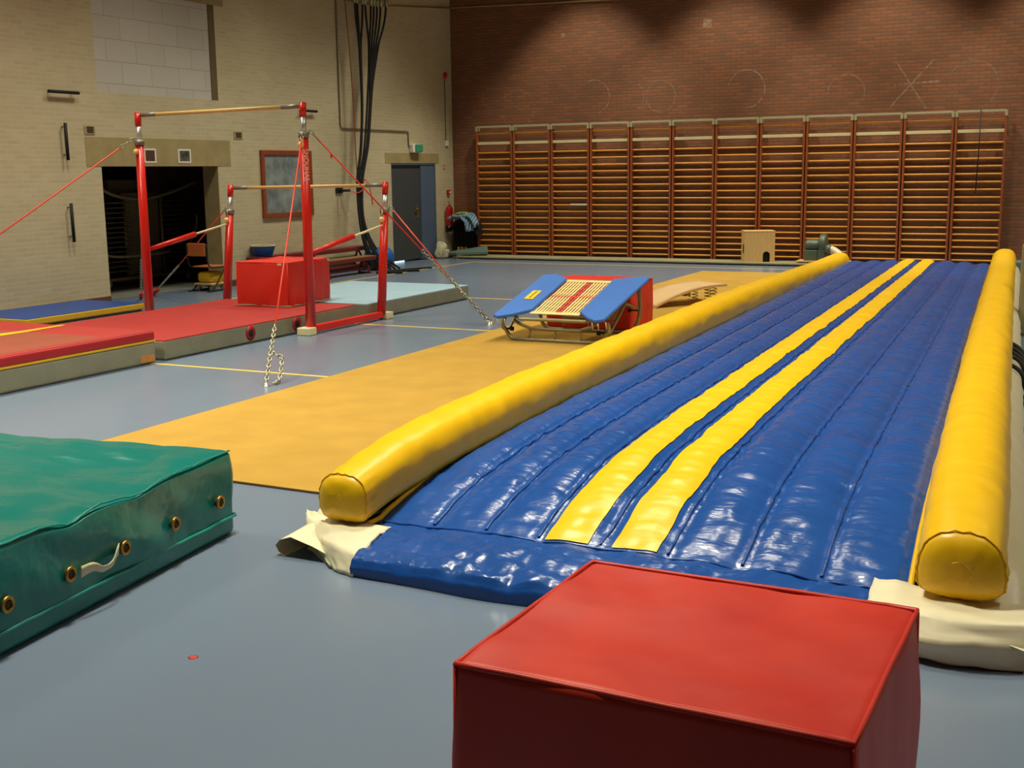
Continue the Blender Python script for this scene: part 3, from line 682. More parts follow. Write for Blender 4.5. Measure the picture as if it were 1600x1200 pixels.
# seams (welded tapes) between the lobes
for s in SEAM[1:-1]:
    b = nb(); P = []
    for j in range(261):
        y = Y0 + .02 + (Y1 - .2 - Y0) * (j / 260) ** 1.25; P.append((xm(s, y) + .006 * nz(y * 9, s * 30), y, bedz(s, y) + .001 + .006 * nz(y * 13, s * 7)))
    tube(b, P, .008, 6); part('seam', b, 'blue', track)
b = nb(); tube(b, [(xm(k / 80, Y0), Y0 - .015, bedz(k / 80, Y0) + .003) for k in range(1, 80)], .007, 6); part('seam', b, 'blue', track)
for side in (-1, 1):
    b = nb(); NS, NL = 40, 300; rr = []
    ya, yb_ = (4.47, 19.3) if side < 0 else (4.46, 19.35)
    for j in range(NL + 1):
        f = j / NL; y = ya + (yb_ - ya) * f ** 1.2
        zc, r = tz(y, side); endk = 1
        dend = min(y - ya, yb_ - y)
        if y > yb_ - .18: r *= math.sqrt(max(.02, 1 - ((y - (yb_ - .18)) / .18) ** 2))
        xc = (xl(y) - .104 if side < 0 else xr(y) + .13 + .055 * math.exp(-(y - 4.5) / 5))
        ring = []
        for k in range(NS):
            a = 2 * PI * k / NS; cx, cz = math.cos(a), math.sin(a)
            pw = 2.55 if side < 0 else 2.35
            rad = r * (abs(cx) ** pw + abs(cz) ** pw) ** (-1 / pw) * (.96 if side < 0 else .99)
            wob = nz(y * 2.6, k * .25, side * 7) * .006 + nz(y * 9, math.cos(a) * 1.5, math.sin(a) * 1.5 + side) * .006
            if dend < .5: wob += .008 * math.cos(22 * a) * math.exp(-((dend - .06) / .05) ** 2)
            fl_ = .55 if side < 0 else .34
            if cz < -fl_: cz = -fl_ + (cz + fl_) * .4
            ring.append(b.verts.new((xc + cx * (rad + wob), y, zc + cz * (rad + wob))))
        rr.append(ring)
    for A, B_ in zip(rr, rr[1:]):
        for k in range(NS): b.faces.new((A[k], A[(k + 1) % NS], B_[(k + 1) % NS], B_[k])).smooth = True
    # near end cap: slightly domed disc
    c0 = rr[0]; cen = sum((v.co for v in c0), Vector()) / NS; last = c0
    for q, dy in ((.9, -.022), (.6, -.04), (.3, -.046)):
        ring = [b.verts.new((cen.x + (v.co.x - cen.x) * q, v.co.y + dy + .006 * nz(v.co.x * 20, q * 5), cen.z + (v.co.z - cen.z) * q)) for v in c0]
        for k in range(NS): b.faces.new((last[(k + 1) % NS], last[k], ring[k], ring[(k + 1) % NS])).smooth = True
        last = ring
    b.faces.new(last); b.faces.new(rr[-1])
    ring1 = [v.co.copy() for v in rr[1]]
    tb = part('side_tube', b, 'yellow_tube', track)
    b = nb(); tube(b, [(c_.x, ya - .002, c_.z) for c_ in ring1], .0035, 6, closed=True)
    bmesh.ops.translate(b, verts=b.verts[:], vec=-Vector(track.location)); obj('end_seam', b, 'yellow_tube', tb)
    b = nb(); P = []
    for j in range(121):
        y = Y0 - .1 + (Y1 - .3 - Y0) * (j / 120) ** 1.2; P.append((xl(y) - .004 if side < 0 else xr(y) + .0, y, bedz(0 if side < 0 else 1, max(y, Y0)) + .012))
    tube(b, P, .014, 6); part('welt', b, 'yellow_tube', track)
    # white flank from under the tube to the floor
    b = nb(); NL = 90; rr = []
    for j in range(NL + 1):
        f = j / NL; y = Y0 - .35 + (Y1 - .05 - Y0 + .35) * f ** 1.2
        zt_ = max(.09, tz(max(y, 4.5), side)[0] - .07); x_in = xl(y) - .0 if side < 0 else xr(y) + .0
        if y < Y0: zt_ = .10 + .3 * (zt_ - .10) * max(0, 1 - (Y0 - y) / .35)
        ex_ = 0 if side < 0 else .10 * math.exp(-max(0, y - 4.6) / 4); bul = .06 * (1 + .35 * nz(y * 1.5, side * 3)); prof = [(.06, zt_ - .06), (.15, zt_ - .03), (.27 + ex_, zt_), (.31 + ex_ + bul * .5, zt_ * .8), (.31 + ex_ + bul, zt_ * .5), (.31 + ex_ + bul * .7, zt_ * .2), (.31 + ex_, .002)]
        rr.append([b.verts.new((x_in + side * (d + (nz(y * 4, d * 20, 3) * .012 if 0 < d else 0)), y, max(.002, z))) for d, z in prof])
    for A, B_ in zip(rr, rr[1:]):
        for k in range(len(A) - 1): b.faces.new((A[k], A[k + 1], B_[k + 1], B_[k])).smooth = True
    part('flank', b, 'white_vinyl', track, 'white side panel')
# white folded corner flaps at the near end
def flap(pts, name='corner_flap'):
    b = nb(); n = 14; g = []
    A, B_, C_, D_ = [[Vector(p) for p in s] for s in pts]   # 4 edge polylines would be overkill: bilinear of 4 rows of points
    rowsP = [smooth_path(s, 5) for s in pts]
    L = min(len(r_) for r_ in rowsP)
    cols = [[rowsP[q][i].lerp(rowsP[q + 1][i], f / 6) for q in range(3) for f in range(6)] + [rowsP[3][i]] for i in range(L)]
    for i, c_ in enumerate(cols):
        g.append([b.verts.new(p + Vector((nz(i * .5, j * .5, 1), nz(i * .5, j * .6, 5), nz(i * .45, j * .5, 9))) * .009) for j, p in enumerate(c_)])
    slab(b, g, Vector((0, .006, -.006)))
    for v in b.verts: v.co.z = max(.003, v.co.z)
    return part(name, b, 'white_vinyl', track, 'white folded corner flap')
flap([[(-3.47, 4.66, .11), (-3.3, 4.56, .125), (-3.1, 4.50, .135), (-2.895, 4.53, .125)],
      [(-3.40, 4.55, .10), (-3.26, 4.46, .125), (-3.08, 4.38, .135), (-2.875, 4.38, .125)],
      [(-3.28, 4.42, .06), (-3.16, 4.33, .085), (-3.02, 4.25, .10), (-2.86, 4.21, .085)],
      [(-3.03, 4.22, .004), (-2.98, 4.19, .004), (-2.93, 4.17, .004), (-2.86, 4.155, .004)]])
flap([[(-3.27, 4.47, .065), (-3.22, 4.42, .06), (-3.17, 4.37, .055), (-3.10, 4.31, .045)],
      [(-3.28, 4.445, .045), (-3.22, 4.39, .042), (-3.14, 4.33, .036), (-3.06, 4.27, .030)],
      [(-3.28, 4.42, .020), (-3.20, 4.36, .018), (-3.11, 4.29, .014), (-3.02, 4.23, .012)],
      [(-3.29, 4.405, .003), (-3.19, 4.34, .003), (-3.08, 4.26, .003), (-2.985, 4.195, .003)]])
flap([[(-.72, 4.66, .150), (-.55, 4.58, .17), (-.30, 4.50, .175), (-.02, 4.52, .17)],
      [(-.70, 4.35, .155), (-.53, 4.29, .170), (-.30, 4.28, .165), (-.02, 4.40, .165)],
      [(-.705, 4.30, .085), (-.52, 4.215, .085), (-.31, 4.225, .10), (-.0, 4.36, .08)],
      [(-.69, 4.29, .020), (-.50, 4.245, .018), (-.30, 4.24, .014), (-.08, 4.31, .006)]])
for k, y in enumerate((9.3, 9.75, 9.95, 10.2, 10.45)):   # lacing straps on the right flank
    b = nb(); x = xr(y) + .365
    tube(b, smooth_path([(x - .07, y, .325), (x + .02, y - .03, .27), (x + .065, y - .05, .15), (x + .045, y - .06, .04)], 4), .016, 6); part('strap', b, 'black', track, 'black webbing strap')

# grey padded post at the right edge
b = nb(); bbox(b, -.735, -.55, 13.4, 13.55, 0, .95, r=.02); tag(obj('padded_post', b, 'pad'), 'short grey-beige post standing beside right edge of inflatable track', 'post')
b = nb(); bbox(b, -1.36, -1.0, 21.35, 21.62, .0, .2, r=.03); tag(obj('blue_box', b, 'teal'), 'low grey-blue box beyond right end of inflatable track', 'box')

# ------------------------------------------------------------------ runway carpet
t = thing('runway_carpet', 'long ochre carpet runway beside the inflatable track', 'carpet', (-5.0, 12.5, 0))
b = nb(); rr = []
pts = [(-5.915, 5.26), (-3.75, 5.235), (-4.18, 20.12), (-6.24, 20.08)]
prism(b, [(x, y, .002) for x, y in pts], (0, 0, .010)); part('backing', b, 'runway_edge', t)
b = nb(); prism(b, [(x, y, .012) for x, y in pts], (0, 0, .003)); part('pile', b, 'runway', t)

# ------------------------------------------------------------------ red foam blocks
def soft_block(name, label, loc, rz, sx, sy, sz, m, seed, wr=.012, pipe='red_pipe', trim=None, sag=0.0):
    t = thing(name, label, 'foam block', loc, rz, 'red foam blocks')
    def D(p, n):
        lo = max(0, 1 - p.z / sz)
        v = n * (nz(p.x * 4 + seed, p.y * 4, p.z * 3) * wr + nz(p.x * 10, p.y * 10 + seed, p.z * 4) * wr * .4)
        if n.z > .5: v.z -= sag * math.cos(PI * p.x / sx) * math.cos(PI * p.y / sy)
        if abs(n.z) < .5 and n.z > -.5:
            v += n * (.012 * math.sin(PI * p.z / sz)) + n * lo ** 2 * nz(p.x * 9 + seed, p.y * 9, 2) * wr * 1.5
        if p.z < .03: v.z = 0
        return v
    b = nb(); soft_box(b, sx, sy, sz, .022, (26, 24, 18), D); obj('cover', b, m, t)
    b = nb(); hx, hy = sx / 2 - .006, sy / 2 - .006; loop = []
    c4 = [(-hx, -hy), (hx, -hy), (hx, hy), (-hx, hy)]
    for i in range(4):
        a, e = c4[i], c4[(i + 1) % 4]
        for k in range(12):
            f = k / 12; x, y = a[0] + (e[0] - a[0]) * f, a[1] + (e[1] - a[1]) * f
            loop.append((x, y, sz - .004 + nz(x * 5 + seed, y * 5, 1) * .004))
    tube(b, loop, .008, 6, closed=True); obj('top_piping', b, pipe, t)
    for x, y in c4:
        b = nb(); tube(b, [(x * 1.0, y * 1.0, .02), (x * 1.008, y * 1.008, sz * .5), (x, y, sz - .01)], .007, 6); obj('corner_piping', b, pipe, t)
    if trim:
        b = nb(); tube(b, [(x * 1.015, y * 1.015, .012) for x, y in c4], .010, 6, closed=True); obj('hem', b, trim, t)
        for q in ((sx / 2 - .16, -sy / 2), (sx / 2, sy / 2 - .05)):
            pass
    return t
soft_block('foam_block', 'large red vinyl foam block closest to the camera', (-.845, 2.735, 0), R_(-.8), .945, .84, .60, 'red_vinyl', 3, .010, 'red_vinyl', sag=.012)
fb = soft_block('foam_block', 'red cloth foam block on the red landing mat', (-9.04, 11.88, .2), R_(3), .74, .92, .53, 'red_cover', 11, .014, 'red_cover', 'cream_strap')
for x, y in ((.26, -.462), (.372, .42)):
    b = nb(); bbox(b, x - .03, x + .03, y - .004, y + .004, .495, .52, r=.002); o = obj('worn_patch', b, 'cream_strap', fb)
soft_block('foam_block', 'red cloth foam block behind the small trampoline', (-5.08, 12.50, .015), R_(-2), 1.02, .66, .535, 'red_cover', 17, .014, 'red_cover')

# ------------------------------------------------------------------ mats on the left
def landing_mat(name, label, x0, x1, y0, y1, z1, top, side, group='landing mats'):
    t = thing(name, label, 'mat', ((x0 + x1) / 2, (y0 + y1) / 2, 0), group=group)
    b = nb(); bbox(b, x0, x1, y0, y1, .004, z1 - .006, r=.02, seg=3); part('side_cover', b, side, t)
    b = nb(); bbox(b, x0 + .004, x1 - .004, y0 + .004, y1 - .004, z1 - .02, z1, r=.008); part('top_cover', b, top, t)
    return t
rm = landing_mat('landing_mat', 'red-topped grey landing mat under the high bar', -10.05, -8.05, 8.66, 11.98, .20, 'red_top', 'grey_side')
for y in (9.96, 10.77):
    b = nb(); lathe(b, [(0, 0), (.078, 0), (.078, .006), (0, .007)], (-8.05, y, .108), 'X', 24); o = part('vent_ring', b, 'red_side', rm, 'red vent ring')
    b = nb(); lathe(b, [(0, 0), (.04, 0), (.04, .004), (0, .005)], (-8.043, y, .108), 'X', 20); bmesh.ops.translate(b, verts=b.verts[:], vec=-Vector(rm.location)); obj('mesh_hole', b, 'black', o)
landing_mat('landing_mat', 'pale-blue-topped grey landing mat beyond the low bar', -9.95, -7.97, 12.10, 14.70, .20, 'pale_blue', 'grey_side')
t = thing('landing_mat', 'thick red and grey mat with a yellow strap, at left edge', 'mat', (-9.5, 6.9, 0), group='landing mats')
x0, x1, y0, y1 = -10.95, -8.05, 5.3, 8.54
b = nb(); bbox(b, x0, x1, y0, y1, .004, .205, r=.02); part('lower_layer', b, 'grey_side', t)
b = nb(); bbox(b, x0, x1, y0, y1, .222, .305, r=.018); part('upper_layer', b, 'red_side', t)
b = nb(); bbox(b, x0 - .004, x1 + .006, y0 - .004, y1 + .004, .202, .224, r=.008); part('piping', b, 'mat_yellow', t, 'yellow piping')
b = nb(); bbox(b, x0 + .02, x1 - .02, y0 + .02, y1 - .02, .30, .311, r=.004); part('top_border', b, 'red_top', t)
b = nb(); box(b, x0 + .4, x1 - .10, y0 + .2, y1 - .55, .311, .3125); part('top_panel', b, 'brown_panel', t)
b = nb(); P = [(-9.20, 8.50), (-9.18, 8.0), (-9.22, 7.6), (-9.26, 7.3), (-9.28, 6.8), (-9.30, 5.4)]
for (xa, ya), (xb, yb_), w0, w1 in zip(P, P[1:], (.03, .05, .085, .05, .045), (.05, .085, .05, .045, .045)):
    prism(b, [(xa - w0, ya, .3125), (xa + w0, ya, .3125), (xb + w1, yb_, .3125), (xb - w1, yb_, .3125)], (0, 0, .004))
part('strap', b, 'yellow', t, 'yellow strap')
b = nb(); bbox(b, x1 - .01, x1 + .005, 8.33, 8.515, .02, .085, r=.004); part('patch', b, 'orange_patch', t, 'orange patch')
t = thing('floor_mat', 'thin blue mat with ochre sides by the cream wall', 'mat', (-11.95, 10.95, 0))
b = nb(); bbox(b, -12.5, -11.36, 9.95, 11.9, .03, .105, r=.012); part('side_cover', b, 'mat_yellow', t)
b = nb(); bbox(b, -12.49, -11.37, 9.96, 11.89, .098, .112, r=.006); part('top_cover', b, 'mat_blue', t)
b = nb(); box(b, -12.5, -11.40, 9.98, 11.88, 0, .03); part('underside', b, 'grey_side', t)

# green crash mat
g = thing('crash_mat', 'thick green vinyl crash mat with brass eyelets', 'crash mat', (-3.78, 4.48, 0), R_(7.75))
SX, SY, SZ = 2.9, 3.2, .425
def gd(p, n):
    x, y, z = p.x - 0, p.y, p.z          # p centred in x,y
    ex = (SX / 2 - x); ey = (SY / 2 - y)   # distance to the visible side / far edge
    v = Vector((0, 0, 0))
    if n.z > .4:
        v.z -= .035 * math.sin(PI * min(1, max(0, ex / 1.6))) * sst(0, .4, ey) - .045 * sst(.5, 1.6, ex) * sst(0, .3, ey)
        v.z += (nz(x * 2.2 + y * .8, y * 1.5, 3) * .03 + nz(x * 5 + y * 3, y * 2.5 - x, 6) * .012) * sst(.0, .2, ey + .05)
        v.z += .018 * abs(nz(y * 5, x * 2.2 + y, 2)) ** .7 * sst(0, .12, ex)
        v.z -= .03 * math.exp(-((ey - .75) / .12) ** 2) * math.exp(-ex / .5) + .03 * math.exp(-((ey - 1.2) / .1) ** 2) * math.exp(-ex / .4)
    elif n.z > -.5:
        k = math.sin(PI * z / SZ)
        v += n * (nz(y * 3.2 + z * 5, x * 3, 7) * .022 + nz(y * 9 + z * 8, x * 9, 4) * .008 + .012) * k
        v.z -= .02 * sst(.2, .42, z) * (math.exp(-((ey - .75) / .12) ** 2) + math.exp(-((ey - 1.2) / .1) ** 2))
    return v
b = nb(); soft_box(b, SX, SY, SZ, .03, (70, 80, 14), gd); bmesh.ops.translate(b, verts=b.verts[:], vec=(-SX / 2, -SY / 2, 0)); obj('cover', b, 'green', g)
b = nb(); tube(b, [(.012 + .006 * nz(k * .9), -.01 - SY * .98 * k / 40, .095 + .008 * nz(k * .5, 3)) for k in range(41)], .008, 8)
tube(b, [(-SX * .98 * k / 30, .004, .095) for k in range(31)], .008, 8); obj('welt', b, 'green_welt', g)
b = nb(); tube(b, [(-.004, -.01 - SY * .98 * k / 60, SZ - .004 + .008 * nz(k * .6, 8) - .03 * (math.exp(-((SY * k / 60 - .75) / .12) ** 2) + math.exp(-((SY * k / 60 - 1.2) / .1) ** 2))) for k in range(61)], .0045, 6); obj('edge_seam', b, 'green_welt', g)
for k, y in enumerate((.165, .535, .90, 1.25, 1.60, 1.95)):
    b = nb()
    def ringP(r): return [(.031, -y + r * math.cos(a), .203 + r * math.sin(a)) for a in [2 * PI * q / 20 for q in range(20)]]
    tube(b, ringP(.026), .0075, 8, closed=True); e = obj('eyelet', b, 'brass', g)
    b = nb(); lathe(b, [(0, .010), (.022, .010), (.022, .031), (0, .031)], (0, -y, .203), 'X', 18); obj('eyelet_hole', b, 'dark_hole', e)
b = nb(); P = smooth_path([(.028, -.945, .212), (.040, -.975, .205), (.050, -1.02, .176), (.050, -1.08, .172), (.042, -1.13, .196), (.028, -1.19, .190)], 5); rr = []
for i, p in enumerate(P):
    tw = .012 + .030 * abs(i / len(P) - .5)
    rr.append([b.verts.new(p + Vector((.004 * s_, 0, tw * s_))) for s_ in (-1, 0, 1)])
slab(b, rr, Vector((.004, 0, 0)))
obj('handle', b, 'cream_strap', g, None)['label'] = 'cream webbing handle'
b = nb(); lathe(b, [(0, 0), (.02, .0), (.012, .001), (0, .0015)], (-2.911, 3.176, .0), seg=9); tag(obj('scrap', b, 'red_sign'), 'tiny red scrap lying on the bare floor', 'scrap')

# ------------------------------------------------------------------ uneven bars
ub = thing('uneven_bars', 'red-framed uneven bars with wooden rails standing over the mats', 'uneven bars', (-9.05, 11.5, 0))
XRr, XLf = -7.86, -10.24
def post(x, yb_, yt, zt, fp, label):
    def P(z): return Vector((x, yb_ + (yt - yb_) * z / zt, z))
    dz = zt - .0
    b = nb(); tube(b, [P(.07), P(zt - .34)], .05, 14, rfun=lambda f: .056 - .008 * f); pt = part('post', b, 'red_paint', ub)
    b = nb(); tube(b, [P(zt - .34), P(zt - .12)], .033, 12); s = obj('inner_tube', b, 'chrome', pt); bmesh_shift(s)
    b = nb(); tube(b, [P(zt - .345), P(zt - .285)], .058, 14); s = obj('collar', b, 'clamp', pt); bmesh_shift(s)
    b = nb(); tube(b, [P(zt - .12), P(zt + .02)], .038, 14); lathe(b, [(.038, 0), (.034, .010), (0, .014)], P(zt + .02), 'Z', 14); s = obj('head', b, 'red_paint', pt); bmesh_shift(s)
    b = nb(); bmesh.ops.create_uvsphere(b, u_segments=14, v_segments=10, radius=.034); kk = P(zt - .42); sx = -.05 if x > -9 else .05
    bmesh.ops.translate(b, verts=b.verts[:], vec=kk + Vector((0, -.06 if yt > yb_ else .05, 0))); s = obj('knob', b, 'knob', pt, smooth=True); bmesh_shift(s)
    b = nb(); tube(b, [kk, kk + Vector((0, -.05 if yt > yb_ else .04, 0))], .012, 8); s = obj('knob_stem', b, 'steel', pt); bmesh_shift(s)
    return P
def bmesh_shift(o):
    o.data.transform(Matrix.Translation(-ub.location))
pHR = post(XRr, 10.78, 10.80, 2.50, 0, ''); pHL = post(XLf, 10.80, 10.82, 2.47, 0, '')
pLR = post(XRr, 12.23, 12.42, 1.63, 0, ''); pLL = post(XLf, 12.21, 12.42, 1.61, 0, '')
for pa, pb in ((pHL, pHR), (pLL, pLR)):
    zt = 2.47 if pa is pHL else 1.60
    A, B_ = pa(zt), pb(zt + .02); d = (B_ - A).normalized()
    b = nb(); tube(b, [A + d * .27, B_ - d * .27], .021, 14); rl = part('bar', b, 'wood_bar', ub, 'pale wooden bar')
    for E0, dd_ in ((A, d), (B_, -d)):
        b = nb(); tube(b, [E0, E0 + dd_ * .06, E0 + dd_ * .062, E0 + dd_ * .28], .024, 12, rfun=lambda f: .012 if f < .5 else .024); o = obj('end_fitting', b, 'clamp', rl); bmesh_shift(o)
for x in (XRr, XLf):
    b = nb(); bbox(b, x - .04, x + .04, 10.78, 12.23, .02, .095, r=.008); part('floor_rail', b, 'red_paint', ub)
    for y in (10.72, 12.29):
        b = nb(); bbox(b, x - .085, x + .085, y - .09 if y < 11 else y - .05, y + .05 if y < 11 else y + .09, 0, .085, r=.01); part('foot', b, 'cream_plastic', ub, 'cream foot block')
    y0_, z0_ = (10.85, .90); y1_, z1_ = 12.33, 1.145
    m_ = .56; ym, zm = y0_ + (y1_ - y0_) * m_, z0_ + (z1_ - z0_) * m_
    b = nb(); tube(b, [(x, y0_, z0_), (x, ym, zm)], .033, 12, rfun=lambda f: .026 + .010 * f); br = part('brace', b, 'red_paint', ub)
    b = nb(); tube(b, [(x, ym - .1, zm - .016), (x, y1_ + .02, z1_)], .014, 10); o = obj('brace_rod', b, 'cream_plastic', br); bmesh_shift(o)
    b = nb(); tube(b, [(x, y1_ + .0, z1_), (x, y1_ - .0, z1_ + .18)], .012, 8); o = obj('adjuster', b, 'steel_dark', br); bmesh_shift(o)
# lettering on the high post, reading downwards
b = text_bm('SNOUHAS', .075, .0008, 1.0)
nrm = Vector((.45, -.89, 0)).normalized(); up = Vector((0, 0, -1)); side = nrm.cross(up) * 1
mx_ = Matrix(((up.x, side.x, nrm.x, 0), (up.y, side.y, nrm.y, 0), (up.z, side.z, nrm.z, 0), (0, 0, 0, 1)))
nrm2 = Vector((.78, -.62, 0)).normalized(); side2 = nrm2.cross(up)
mx_ = Matrix(((up.x, side2.x, nrm2.x, 0), (up.y, side2.y, nrm2.y, 0), (up.z, side2.z, nrm2.z, 0), (0, 0, 0, 1)))
bmesh.ops.transform(b, matrix=mx_, verts=b.verts[:]); bmesh.ops.translate(b, verts=b.verts[:], vec=Vector((XRr, 10.797, 1.86)) + nrm2 * .0515)
part('lettering', b, 'lettering', ub, 'white lettering on the post')
def chain(bm, A, B_, L=.055, r=.006, w=.016):
    A, B_ = Vector(A), Vector(B_); d = B_ - A; n = max(2, int(d.length / (L * .72))); t = d.normalized()
    a = Vector((0, 0, 1)) if abs(t.z) < .9 else Vector((1, 0, 0)); u = t.cross(a).normalized(); v = t.cross(u)
    for i in range(n):
        c = A + d * ((i + .5) / n); s = u if i % 2 else v
        tube(bm, [c + t * (L / 2) * math.cos(q) + s * w * math.sin(q) for q in [2 * PI * k / 10 for k in range(10)]], r, 5, closed=True)
def cable(P0, anchor, frac, tail=None, hook=False):
    P0, A = Vector(P0), Vector(anchor); C_ = P0 + (A - P0) * frac
    st = P0 + (C_ - P0) * .06
    b = nb(); tube(b, [st, C_], .0085, 8); cb = part('cable', b, 'orange_cable', ub, 'orange tension cable')
    b = nb(); chain(b, P0, st, .07, .006, .016); o = obj('shackle', b, 'steel', cb); bmesh_shift(o)
    b = nb(); chain(b, C_, A + Vector((0, 0, .03)));
    if tail:
        for q0, q1 in zip(tail, tail[1:]): chain(b, q0, q1)
    o = obj('chain', b, 'steel', cb); bmesh_shift(o)
    if hook:
        b = nb(); tube(b, [A + Vector((0, 0, .03)), A + (C_ - A).normalized() * .22], .028, 8); o = obj('hook_sleeve', b, 'red_paint', cb); o['label'] = 'red hook sleeve'; bmesh_shift(o)
    b = nb(); lathe(b, [(0, 0), (.032, 0), (.032, .004), (.016, .010), (.013, .035), (0, .037)], A, seg=14); o = obj('anchor', b, 'steel', cb); bmesh_shift(o)
cable(pHR(2.2) + Vector((.03, -.06, 0)), (-6.24, 7.89, 0), .80, [(-6.44, 8.22, .24), (-6.33, 8.25, .19), (-6.21, 8.03, .02), (-6.22, 7.96, .02)])
cable(pHR(2.23) + Vector((.06, .03, 0)), (-6.37, 12.28, 0), .60)
cable(pLR(1.36) + Vector((.06, .03, 0)), (-6.355, 12.20, 0), .62)
cable(pHL(2.2) + Vector((-.06, -.04, 0)), (-11.93, 7.98, 0), .80)
cable(pLL(1.34) + Vector((-.06, .0, 0)), (-12.72, 13.52, 0), .62, None, True)
cable(pHL(2.2) + Vector((-.02, .06, 0)), (-12.45, 12.98, 0), .70, None, True)

# ------------------------------------------------------------------ small trampoline
tr = thing('mini_trampoline', 'small tilted trampoline with blue side pads and a cream webbing bed', 'trampoline', (-5.0, 11.5, .015))
CX = -5.0
def T(u, v, h=0):   # u across, v along the slope from front (0) to back (1)
    y = 10.98 + 1.12 * v; z = .285 + .30 * v
    nl = math.hypot(1.12, .30)
    return Vector((CX + u, y - h * .30 / nl, z + h * 1.12 / nl))
zf = .03
# bed straps
nst = 15
for i in range(nst):
    u = -.25 + .5 * i / (nst - 1); b = nb(); w_ = .0105
    red = i in (7,)  or i == 8
    pts_ = [T(u - w_, .10), T(u + w_, .10), T(u + w_, .90), T(u - w_, .90)]
    prism(b, pts_, T(0, 0, .004) - T(0, 0, 0))
    part('lengthwise_strap', b, 'bed_red' if red else 'bed_cream', tr, 'red centre strap' if red else None)
b = nb()
for i in range(7):
    v = .15 + .7 * i / 6
    if i == 3: continue
    prism(b, [T(-.26, v - .007, -.006), T(.26, v - .007, -.006), T(.26, v + .007, -.006), T(-.26, v + .007, -.006)], T(0, 0, .003) - T(0, 0, 0))
part('cross_straps', b, 'bed_cream', tr)
b = nb()
for k in range(14):
    u = -.25 + .5 * (k + .15) / 14
    prism(b, [T(u, .485, .005), T(u + .022, .485, .005), T(u + .022, .53, .005), T(u, .53, .005)], T(0, 0, .003) - T(0, 0, 0))
part('cross_mark', b, 'bed_red', tr, 'red cross mark on the bed')
for v0 in (.06, .89):
    b = nb(); prism(b, [T(-.28, v0), T(.28, v0), T(.28, v0 + .05), T(-.28, v0 + .05)], T(0, 0, .008) - T(0, 0, 0)); part('bed_hem', b, 'bed_cream', tr)
# frame tube around the bed (octagonal)
fr = [(-.36, .0), (.36, .0), (.56, .12), (.56, .88), (.36, 1.0), (-.36, 1.0), (-.56, .88), (-.56, .12)]
b = nb(); tube(b, [T(u, v, -.03) for u, v in fr], .019, 10, closed=True); part('frame', b, 'steel_dark', tr)
# pads
for s in (-1, 1):
    pl = [(.27, .10), (.42, -.03), (.56, -.10), (.635, -.06), (.60, 1.0), (.47, 1.04), (.27, .92)] if s < 0 else [(.27, .10), (.42, -.04), (.53, -.10), (.61, -.06), (.665, 1.0), (.60, 1.03), (.27, .94)]
    q = [T(s * u, v, .004) for u, v in pl]
    if s < 0: q = q[::-1]
    t_ = nb(); prism(t_, q, T(0, 0, .03) - T(0, 0, 0)); bmesh.ops.bevel(t_, geom=t_.edges[:], offset=.007, segments=2, affect='EDGES')
    pd = part('pad', t_, 'tramp_blue', tr, 'blue side pad')
    b = nb(); e = [T(s * u, v, .002) for u, v in ((.49, -.085), (.56, -.10), (.625, -.06))]
    for p in e[:2] + e[2:]: tube(b, [p, p + Vector((0, .02, -.07))], .006, 6)
    b2 = b; o = obj('tie', b2, 'cream_strap', pd); o.data.transform(Matrix.Translation(-tr.location))
    if s < 0:
        b = nb(); c0, du, dv = T(-.44, .45, .0355), Vector((1, 0, 0)), (T(0, 1) - T(0, 0)).normalized(); nn = (T(0, 0, 1) - T(0, 0, 0))
        prism(b, [c0 + du * a + dv * e_ for a, e_ in ((-.055, -.13), (.055, -.13), (.055, .13), (-.055, .13))], nn * .002); bd = obj('badge_border', b, 'badge_edge', pd); bd.data.transform(Matrix.Translation(-tr.location))
        b = nb(); prism(b, [c0 + nn * .002 + du * a + dv * e_ for a, e_ in ((-.05, -.125), (.05, -.125), (.05, .125), (-.05, .125))], nn * .002); o = obj('badge', b, 'badge', pd); o.data.transform(Matrix.Translation(-tr.location))
        b = text_bm('eurotramp', .047, .0006); mm_ = Matrix(((dv.x, -du.x, nn.x, 0), (dv.y, -du.y, nn.y, 0), (dv.z, -du.z, nn.z, 0), (0, 0, 0, 1)))
        bmesh.ops.transform(b, matrix=mm_, verts=b.verts[:]); bmesh.ops.translate(b, verts=b.verts[:], vec=c0 + nn * .0048); o = obj('badge_lettering', b, 'ink', pd); o.data.transform(Matrix.Translation(-tr.location))
